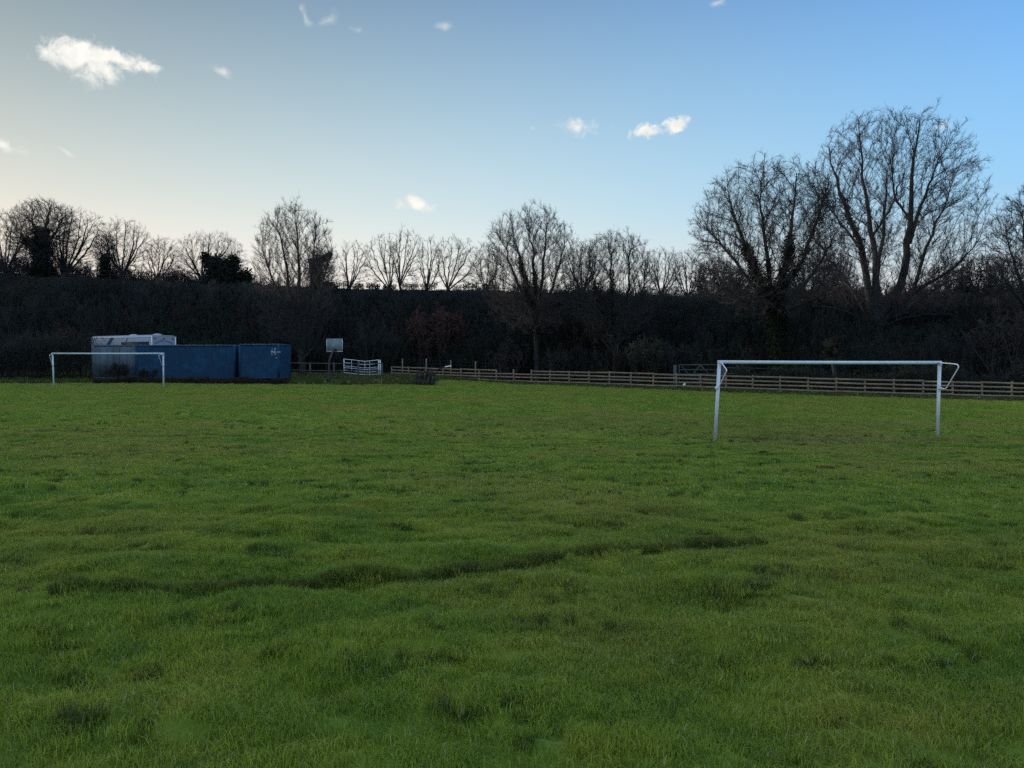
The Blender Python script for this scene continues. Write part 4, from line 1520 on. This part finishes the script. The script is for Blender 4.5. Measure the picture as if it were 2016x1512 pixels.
def simple_fence(name, label, pts, heights, spacing, post_h, mat_, rail_r=(.03, .08), post_w=.09, wires=False, sink=.2, seed=1, base_off=0.0):
    rs = random.Random(seed)
    W = [on_ground(px, D) for px, D in pts]
    root = thing(name, label, 'fence', W[0])
    ro = W[0]
    tot = sum((W[i + 1] - W[i]).length for i in range(len(W) - 1))
    cum = np.concatenate([[0], np.cumsum([(W[i + 1] - W[i]).length for i in range(len(W) - 1)])])
    n = max(1, round(tot / spacing))
    S = []
    for i in range(n + 1):
        s = tot * i / n
        x = float(np.interp(s, cum, [p.x for p in W])); y = float(np.interp(s, cum, [p.y for p in W]))
        S.append(Vector((x, y, gz(x, y) + base_off)))
    for p in S:
        h = post_h + rs.uniform(-.06, .06)
        mb = MB()
        q = p - ro
        lean = rs.uniform(-.03, .03)
        mb.bar(q + Vector((0, .05, -sink)), q + Vector((lean, .05, h)), post_w, post_w, up=(0, 1, 0))
        mb.build('post', mat_, root)
    for h in heights:
        for a in range(n):
            mb = MB()
            p0, p1 = S[a] - ro + Vector((0, 0, h)), S[a + 1] - ro + Vector((0, 0, h))
            if wires:
                m_ = (p0 + p1) / 2 - Vector((0, 0, .012))
                mb.tube([p0, m_, p1], .006, 5)
            else:
                mb.bar(p0 + Vector((0, 0, rs.uniform(-.02, .02))), p1 + Vector((0, 0, rs.uniform(-.02, .02))), rail_r[0], rail_r[1])
            mb.build('wire' if wires else 'rail', mat_ if not wires else M['iron'], root)
    return root


def build_fences():
    build_timber_fence()
    simple_fence('stock_fence', 'taller posts with thin wires behind the left end of the timber fence', [(792, 74), (875, 73), (985, 71.5)], (1.5, 1.2, .8), 2.6, 1.62, M['wood'], wires=True, post_w=.11)
    simple_fence('timber_fence', 'dark two rail fence between the blue container and the white metal gate', [(562, 63.5), (620, 63.8), (680, 64), (752, 64.4)], (1.22, .62), 1.9, 1.3, M['wood_dark'], post_w=.12, seed=3)
    simple_fence('timber_fence', 'short length of mossy rail fence seen under the left end of the near crossbar', [(1424, 61.5), (1475, 61.3), (1528, 61)], (1.55, 1.1, .6), 2.1, 1.62, M['wood_green'], seed=4)
    simple_fence('timber_fence', 'thin rail fence on the ridge at the far left', [(-60, 95), (80, 95), (180, 95), (300, 95.2)], (1.05, .6), 2.6, 1.15, M['hedge'], seed=5, rail_r=(.04, .07))

    # grey five bar gate behind the fence
    p0, p1 = on_ground(1337, 62), on_ground(1421, 61.6)
    zt = at(1370, 717.5, 62).z
    root = thing('field_gate', 'grey green five bar gate with diagonal braces, behind the fence near the goal', 'gate', p0)
    zb = p0.z
    H = zt - zb
    L = (p1 - p0).length
    d = Vector((p1.x - p0.x, p1.y - p0.y, 0)).normalized()
    for i, hh in enumerate([0.28, .5, .72, .95, 1.0]):
        mb = MB()
        z = H * [0.2, .38, .56, .76, .985][i]
        mb.bar(Vector((0, 0, z)), d * L + Vector((0, 0, z)), .035, .085)
        mb.build('bar', M['wood_green'], root)
    for t in (0, 1):
        mb = MB(); q = d * (L * t); mb.bar(q + Vector((0, 0, .18)), q + Vector((0, 0, H)), .06, .08, up=(0, 1, 0)); mb.build('stile', M['wood_green'], root)
    for (a, za, b, zb_) in ((.27, .45, .5, .97), (.5, .97, .75, .45), (.75, .45, 1., .97), (.27, .45, .05, .92)):
        mb = MB(); mb.bar(d * (L * a) + Vector((0, -.045, H * za)), d * (L * b) + Vector((0, -.045, H * zb_)), .03, .075); mb.build('brace', M['wood_green'], root)
    for t in (-.10, 1.03):
        q = p0 + d * (L * t)
        mb = MB(); mb.box((0, 0, .75), (.24, .22, 1.95 if t < 0 else 1.7))
        o = mb.build('gate_post', M['wood_green'])
        o.location = q
        tag(o, 'stout square post at the hinge end of the grey five bar gate' if t < 0 else 'stout square post at the latch end of the grey five bar gate', 'post')

    # bent white metal gate
    D = 65
    p0 = on_ground(677, D)
    root = thing('metal_gate', 'white tubular metal gate bent in the middle, right of the basketball hoop', 'gate', at(677, 742, D))
    ro = Vector(root.location)
    tops = [(677, 706.5), (692, 707.8), (706, 709.5), (718, 711), (728, 710), (745, 708)]
    bots = [(677, 734), (692, 735.5), (706, 737), (718, 738), (728, 737.8), (745, 737.3)]
    fr = [0, .28, .52, .68, .86, 1.0]
    depth = [0, .35, .7, 1.0, .7, .2]
    for k, f_ in enumerate([0.02, .27, .50, .62, .80, .985]):
        line = []
        for (tx, ty), (bx, by), dd in zip(tops, bots, depth):
            line.append(at(tx, ty + (by - ty) * f_, D + dd) - ro)
        mb = MB(); mb.tube(line, .017 if k else .024, 8); mb.build('rail', M['galv'], root, smooth=True)
    for j in range(6):
        a, b = at(*tops[j], D + depth[j]) - ro, at(*bots[j], D + depth[j]) - ro
        mb = MB(); mb.tube([a + Vector((0, .03, 0)), b + Vector((0, .03, 0))], .034 if j in (0, 5) else .014, 8)
        mb.build('upright', M['galv'], root, smooth=True)
    o = MB(); o.box((0, 0, .72), (.10, .10, 1.6)); q = o.build('gate_post', M['paint_far']); q.location = on_ground(748.5, D + .3)
    tag(q, 'pale painted post at the right end of the bent white gate', 'post')


build_fences()


# ------------------------------------------------------------------ goals
def goal(label, base_px, top_px, D, hooks, r, hook_r, paint):
    """base_px, top_px: ((x, y), (x, y)) of the feet and the corners; D: depths of both posts"""
    B = [at(base_px[i][0], base_px[i][1], D[i]) for i in (0, 1)]
    T = [at(top_px[i][0], top_px[i][1], D[i] + .02) for i in (0, 1)]
    for i in (0, 1):
        B[i].z = min(B[i].z, gz(B[i].x, B[i].y)) - .06
    root = thing('football_goal', label, 'goal', ((B[0] + B[1]) / 2))
    ro = Vector(root.location)
    for i in (0, 1):
        mb = MB()
        mb.tube([B[i] - ro, T[i] - ro + (T[i] - B[i]).normalized() * .0], r, 18)
        p = mb.build('post', paint, root, smooth=True)
        # socket collar where the hook fixes
        for h in ((.05, .96),):
            pass
    d = (T[1] - T[0]).normalized()
    mb = MB()
    mb.tube([T[0] - ro - d * r, T[0] - ro + (T[1] - T[0]) * .33 - Vector((0, 0, .008)), T[0] - ro + (T[1] - T[0]) * .66 - Vector((0, 0, .008)), T[1] - ro + d * r], r * .98, 18)
    mb.build('crossbar', paint, root, smooth=True)
    for i, hk in enumerate(hooks):
        pts = [at(x, y, D[i] + dd) - ro for x, y, dd in hk]
        # round the corners
        P, _ = [], 0
        for k, p in enumerate(pts):
            if 0 < k < len(pts) - 1:
                a, c = pts[k - 1], pts[k + 1]
                ra = min(.07, (a - p).length * .4, (c - p).length * .4)
                pa, pc = p + (a - p).normalized() * ra, p + (c - p).normalized() * ra
                P += [pa, (pa + p * 2 + pc) / 4, pc]
            else:
                P.append(p)
        mb = MB(); mb.tube(P, hook_r, 8)
        mb.build('net_support', M['galv'], root, smooth=True)
        mb = MB()
        for e in (pts[0], pts[-1]):
            mb.box(e + Vector((0, 0, -.03)), (.07, .07, .10))
        mb.build('bracket', paint, root)
    return root


goal('near white football goal with a leaning left post, no net', ((1407, 871), (1845, 864)), ((1416.5, 712.8), (1850, 713.8)), (23.1, 24.3),
     [[(1420, 713.5, -.08), (1431, 729, -.85), (1413, 767, -.12), (1410, 762, -.1)], [(1852, 714, -.08), (1884, 717, -.80), (1888, 722, -.86), (1862, 766, -.3), (1851, 763.5, -.08)]],
     .053, .017, M['paint'])
goal('far white football goal without a net in front of the containers', ((106, 764), (322, 764)), ((103.5, 695.8), (321.5, 695.8)), (51.5, 51.5),
     [[(102, 696.5, -.08), (97.5, 699, -.8), (102.5, 719, -.2), (104.5, 719, -.08)], [(320.5, 697, -.08), (312, 699.5, -.8), (319, 719, -.2), (321, 719, -.08)]],
     .050, .015, M['paint_far'])


# ------------------------------------------------------------------ containers
def corrugated(mb, a, b, z0, z1, nrm, depth=.032, pitch=.28):
    """trapezoid profile wall from a to b (2-D vectors)"""
    L = (b - a).length
    d = (b - a) / L
    n = max(1, int(L / pitch))
    p = L / n
    prof = []
    for i in range(n):
        s = i * p
        prof += [(s, 0), (s + p * .34, 0), (s + p * .5, -depth), (s + p * .84, -depth)]
    prof.append((L, 0))
    V, Fq = [], []
    for s, o in prof:
        q = a + d * s + nrm * o
        V += [(q.x, q.y, z0), (q.x, q.y, z1)]
    for i in range(len(prof) - 1):
        Fq.append((2 * i, 2 * i + 2, 2 * i + 3, 2 * i + 1))
    mb.add(V, Fq)


def container(label, px0, px1, D, top_py, paint, rz=0.0, depth=2.44, door=None, seed=0, zb=None, corr=True, group=None):
    x0, x1 = at(px0, top_py, D).x, at(px1, top_py, D).x
    zt = at((px0 + px1) / 2, top_py, D).z
    L = x1 - x0
    zb = zb if zb is not None else zt - 2.62
    H = zt - zb
    root = thing('shipping_container', label, 'container', (x0, D, zb), rz, group=group)
    w = MB()
    c = [Vector((0, 0)), Vector((L, 0)), Vector((L, depth)), Vector((0, depth))]
    nn = [Vector((0, -1)), Vector((1, 0)), Vector((0, 1)), Vector((-1, 0))]
    for i in range(4):
        a, b = c[i], c[(i + 1) % 4]
        if i == 0 and not corr:
            w.add([(a.x, a.y + .03, .12), (b.x, b.y + .03, .12), (b.x, b.y + .03, H - .08), (a.x, a.y + .03, H - .08)], [(0, 1, 2, 3)])
        else:
            corrugated(w, a, b, .12, H - .08, nn[i])
    w.build('wall', paint, root)
    fr = MB()
    for p in c:
        fr.box((p.x + (.06 if p.x < L / 2 else -.06), p.y + (.06 if p.y < 1 else -.06), H / 2), (.14, .14, H - .01))
    for z in (.07, H - .06):
        fr.box((L / 2, .05, z), (L - .28, .12, .12)); fr.box((L / 2, depth - .05, z), (L - .28, .12, .12))
        fr.box((.05, depth / 2, z), (.12, depth - .28, .12)); fr.box((L - .05, depth / 2, z), (.12, depth - .28, .12))
    fr.build('frame', paint, root)
    rf = MB(); corr_n = int(L / .3)
    for i in range(corr_n):
        rf.box((L * (i + .5) / corr_n, depth / 2, H - .015 + .012), (L / corr_n * .55, depth - .1, .03))
    rf.box((L / 2, depth / 2, H - .03), (L - .02, depth - .02, .025))
    rf.build('roof', M['edge'] if corr else paint, root)
    if door:
        dd = MB()
        for k in (0, 1):
            xa = .1 + (L - .2) / 2 * k
            dd.box((xa + (L - .2) / 4, -.012, H / 2 + .02), ((L - .2) / 2 - .04, .05, H - .34))
            o = MB(); o.box((xa + (L - .2) / 4, -.012, H / 2 + .02), ((L - .2) / 2 - .04, .05, H - .34))
            dr = o.build('door', paint, root)
            hb = MB()
            for fx in (.3, .7):
                x_ = xa + (L - .2) / 2 * fx
                hb.tube([(x_, -.06, .2), (x_, -.06, H - .2)], .016, 8)
            hb.build('lock_bar', paint, dr)
    return root, L, H


g_root, gL, gH = container('faded grey container with double doors behind the far goal', 182, 264.5, 59, 679, M['greyblue'], door=True, corr=False)
b_root, bL, bH = container('long blue corrugated container between the grey one and the short blue one', 265.5, 463, 59, 679.3, M['blue'])
s_root, sL, sH = container('short blue container with white marks, nearest the tree with upswept branches', 470, 551, 58.2, 677.5, M['blue'], rz=R_(-4))
# white stencilled marks, top right corner of the short one
lt = MB()
def mark(px, py, w, h):
    x = (px - 470) / (551 - 470) * sL
    z = sH - (py - 677.5) * 58.2 / F
    lt.box((x, -.012, z), (w, .012, h))
for (a, b, w, h) in [(537.5, 687, .03, .07), (537.5, 690, .04, .03), (543, 686.5, .07, .06), (543, 689, .07, .05),
                     (536, 693, .035, .16), (538.2, 693, .03, .16), (537, 693, .06, .03), (540.5, 693.2, .03, .15), (543.5, 691.6, .10, .03), (543.5, 694.8, .10, .03), (542, 693.2, .03, .13),
                     (546.5, 693.5, .09, .03), (549.5, 692.3, .08, .03), (549.5, 694.5, .09, .03), (552.2, 693.2, .03, .09), (554, 693.0, .08, .028),
                     (536.8, 698, .035, .09), (537.8, 697, .05, .025), (543, 697, .035, .09), (544, 698, .06, .04), (545.6, 704, .05, .03), (545.6, 705.4, .025, .05)]:
    mark(a, b, w, h)
lt.build('stencil_mark', M['letter_white'], s_root)


# ------------------------------------------------------------------ coach behind the containers
def build_coach():
    D = 63
    corner = at(298, 659, D)                      # nearest upper corner
    ang = R_(180 - 27)                            # long side runs left and away
    zb = gz(corner.x, D)
    H = corner.z - zb
    L, W = 7.7, 2.35
    root = thing('motorhome', 'white coach built motorhome with blue arched lettering, its top showing above the containers', 'motorhome', (corner.x, D, zb), ang)
    # local x: along the long side (left and away); local y: -W..0 is the rear wall going right and away
    s = -1
    body = MB()
    z0 = .45
    prof = [(0, z0), (0, H - .18), (.05, H - .07), (.14, H), (W - .14, H), (W - .05, H - .07), (W, H - .18), (W, z0)]
    n = len(prof)
    V = []
    for x in (0, .03, L - .03, L):
        ins = .02 if x in (0, L) else 0
        for (y, z) in prof:
            yy = y * (1 - 2 * ins / W) + ins
            V.append((x, s * yy, z - (ins if z > 1 else 0)))
    Fq = []
    for k in range(3):
        for j in range(n):
            Fq.append((k * n + j, k * n + (j + 1) % n, (k + 1) * n + (j + 1) % n, (k + 1) * n + j))
    body.add(V, Fq)
    mid0, mid1 = len(V), len(V) + 1
    for e in (0, 3):
        b = e * n
        body.add([V[b + j] for j in range(n)], [(0, 1, 2, 7), (2, 3, 6, 7), (3, 4, 5, 6)])
    body.build('body', M['white_body'], root)
    tr = MB()
    tr.bar((0, .012, H - .17), (L, .012, H - .17), .03, .035)
    tr.bar((-.012, -.02, z0), (-.012, -.02, H - .1), .05, .05)
    tr.bar((-.012, -W + .02, z0), (-.012, -W + .02, H - .1), .05, .05)
    tr.build('trim', M['galv'], root)
    st = MB()
    for (xa, xb, w) in ((4.7, 5.35, .5), (2.9, 3.25, .14)):
        st.add([(xb, .015, H - .95), (xb + w, .015, H - .95), (xa + w - .05, .015, H - .2), (xa, .015, H - .2)], [(0, 1, 2, 3)])
    st.build('stripe', M['stripe'], root)
    gl = MB()
    gl.box((2.0, .01, H - .86), (3.4, .03, .62)); gl.build('window', M['glass'], root)
    g2 = MB(); g2.box((6.2, .01, H - 1.25), (1.0, .03, .6)); g2.build('window', M['glass'], root)
    g3 = MB(); g3.box((-.012, -W / 2, H - 1.35), (.03, 1.3, .62)); g3.build('window', M['glass'], root)
    lm = MB()
    for y in (-.3, -W / 2, -W + .3):
        o = MB(); o.box((-.02, y, H - .27), (.05, .14, .07)); o.build('marker_light', M['glass'], root)
    ar = MB()
    for k in range(17):
        t = (k - 8) / 8
        a = t * 1.0
        y = -W / 2 + sin(a) * .98
        z = H - .98 + cos(a) * .52
        m_ = Matrix.Rotation(-a * .55, 3, 'X')
        hh = .15 if k % 2 else .12
        ar.box((-.008, y, z), (.012, .055, hh), M=np.array(m_))
        ar.box((-.008, y + .028, z + (.045 if k % 3 else -.03)), (.012, .05, .03), M=np.array(m_))
    ar.build('lettering', M['letter_blue'], root)
    for (x, y) in ((.9, -W / 2 - .1), (4.0, -W / 2 - .2)):
        vb = MB(); vb.lathe([(.36, 0), (.36, .05), (.30, .11), (.16, .15), (.0, .16)], (x, y, H), sides=20); vb.build('roof_vent', M['white_body'], root, smooth=True)
    for (x, y) in ((1.9, -.12), (1.9, -W + .12), (L - 1.0, -.12), (L - 1.0, -W + .12)):
        wh = MB(); wh.lathe([(.02, -.12), (.2, -.13), (.33, -.11), (.36, -.07), (.36, .07), (.33, .11), (.2, .13), (.02, .12)], (x, y, .36), 'y', 24); w_ = wh.build('wheel', M['rubber'], root, smooth=True)
        hb = MB(); hb.lathe([(0, .135), (.17, .14), (.19, .12)], (x, y, .36), 'y', 16); hb.build('rim', M['galv'], w_)


build_coach()


# ------------------------------------------------------------------ basketball hoop
def build_hoop():
    D = 59
    b = on_ground(647, D)
    root = thing('basketball_hoop', 'old basketball hoop on a bent dark pole at the far edge of the field', 'basketball hoop', b)
    ro = Vector(b)
    p = [Vector((0, 0, -.2)), Vector((0, 0, .5)), at(647.5, 728, D) - ro, at(648.2, 711, D) - ro, at(650, 705, D) - ro, at(655.5, 692, D + .1) - ro, at(658.5, 686, D + .2) - ro]
    mb = MB(); mb.tube(p, .075, 12); mb.build('pole', M['iron'], root, smooth=True)
    a, c = at(643, 667.3, D + .3) - ro, at(674.6, 692.5, D + .3) - ro
    w, h = c.x - a.x, a.z - c.z
    bd = MB(); bd.box(((a.x + c.x) / 2, a.y, (a.z + c.z) / 2), (w, .04, h)); bo = bd.build('backboard', M['board'], root)
    fr = MB()
    for z in (a.z - .02, c.z + .02): fr.box(((a.x + c.x) / 2, a.y - .024, z), (w, .03, .04))
    for x in (a.x + .02, c.x - .02): fr.box((x, a.y - .024, (a.z + c.z) / 2), (.04, .03, h - .09))
    fr.build('border', M['paint_far'], bo)
    rc = at(660.5, 688.5, D) - ro
    t = np.linspace(0, 2 * pi, 25)
    rm = MB(); rm.tube([(rc.x + .225 * cos(x), a.y - .32 + .225 * sin(x), rc.z) for x in t], .012, 6, cap=False); rm.build('rim', M['rust'], root, smooth=True)
    br = MB(); br.box((rc.x, a.y - .06, rc.z - .03), (.16, .08, .1)); br.bar((rc.x, a.y - .05, rc.z - .15), (p[-1].x, p[-1].y, p[-1].z - .1), .05, .05); br.build('bracket', M['rust'], root)


build_hoop()


# ------------------------------------------------------------------ old farm implement
def build_implement():
    D = 58
    b = on_ground(838, D)
    root = thing('farm_trailer', 'rusty old wheeled implement with a long raised pole, standing by the fence', 'farm implement', b)
    ro = Vector(b)
    k = D / F
    def lp(px, py, dd=0): return at(px, py, D + dd) - ro
    def wheel(px, y, r, wd, ax='y'):
        c = lp(px, 750)
        mb = MB(); mb.lathe([(r * .62, -wd / 2), (r * .9, -wd / 2), (r, -wd / 3), (r, wd / 3), (r * .9, wd / 2), (r * .62, wd / 2), (r * .62, -wd / 2)], (c.x, y, r - .02), ax, 22)
        w = mb.build('wheel', M['rubber'], root, smooth=True)
        hb = MB(); hb.lathe([(0, -wd * .3), (r * .61, -wd * .25), (r * .61, wd * .25), (0, wd * .3)], (c.x, y, r - .02), ax, 18); hb.build('rim', M['rust'], w)
    wheel(823.5, -.35, .22, .16); wheel(823.5, .45, .22, .16); wheel(829.5, -.5, .21, .14)
    wheel(845.5, -.45, .34, .15, 'x'); wheel(853.5, -.45, .36, .16, 'x')
    ch = MB()
    z = lp(0, 751).z
    for y in (-.35, .35):
        ch.bar((lp(816, 0).x, y, .42), (lp(856, 0).x, y, .44), .08, .12)
    for px in (818, 830, 842, 854):
        ch.bar((lp(px, 0).x, -.42, .43), (lp(px, 0).x, .42, .43), .07, .07)
    ch.build('chassis', M['rust'], root)
    bx = MB(); x0, x1 = lp(819, 0).x, lp(829, 0).x
    bx.box(((x0 + x1) / 2, 0, .74), (x1 - x0, .6, .44)); bx.box(((x0 + x1) / 2, 0, .985), (x1 - x0 + .06, .66, .03)); bx.build('tank', M['pale_tin'], root)
    fr = MB()
    for px in (817.5, 830):
        for y in (-.35, .35): fr.bar((lp(px, 0).x, y, .45), (lp(px, 0).x, y, 1.02), .05, .05, up=(0, 1, 0))
    for y in (-.35, .35): fr.bar((lp(816, 0).x, y, 1.05), (lp(843, 0).x, y, 1.12), .05, .05)
    fr.build('frame', M['rust'], root)
    hp = MB()
    c = lp(847, 740)
    hp.lathe([(.0, .45), (.18, .46), (.30, .60), (.34, .85), (.30, 1.05), (.12, 1.14), (0, 1.15)], (c.x, 0, 0), sides=14)
    hp.build('engine', M['rust'], root, smooth=True)
    arch = MB()
    for q in (835, 840):
        arch.tube([(lp(q - 2.5, 0).x, -.3, .5), (lp(q - 2, 0).x, -.3, .95), (lp(q, 0).x, -.3, 1.05), (lp(q + 2, 0).x, -.3, .95), (lp(q + 2.3, 0).x, -.3, .5)], .03, 6)
    arch.build('hoop_guard', M['rust'], root)
    pole = MB(); pole.tube([lp(828, 735), lp(846, 731), lp(866, 726), lp(878, 722)], [.055, .055, .045, .035], 8); pole.build('pole', M['rust'], root, smooth=True)
    tip = MB(); tip.tube([lp(876, 722.5), lp(888.5, 720.3)], .045, 8); t_ = tip.build('pole_tip', M['galv'], root, smooth=True)
    fk = MB(); fk.tube([lp(853, 742), lp(859, 733), lp(861, 730)], .03, 6); fk.tube([lp(853, 742), lp(848, 731)], .03, 6); fk.tube([lp(853, 742), lp(851, 731)], .02, 6); fk.build('lever', M['rust'], root)
    db = MB(); db.tube([lp(820, 751), lp(805, 754), lp(793, 757.5)], .035, 6); db.tube([lp(793, 757.5), lp(790.5, 759)], .05, 6); db.build('drawbar', M['rust'], root)


build_implement()

# a scrap of litter by the fence
_p = on_ground(1344, 57.6)
mb = MB(); mb.add([(-.09, 0, 0.02), (.03, -.03, .03), (.12, .02, .22), (-.02, .03, .26), (.05, .05, .12), (.10, -.02, .05)], [(0, 1, 2, 3), (1, 5, 4, 2)])
o = mb.build('litter', M['litter']); o.location = _p + Vector((0, -.5, .25)); tag(o, 'small white scrap of litter caught in the grass at the fence below the grey gate', 'litter')
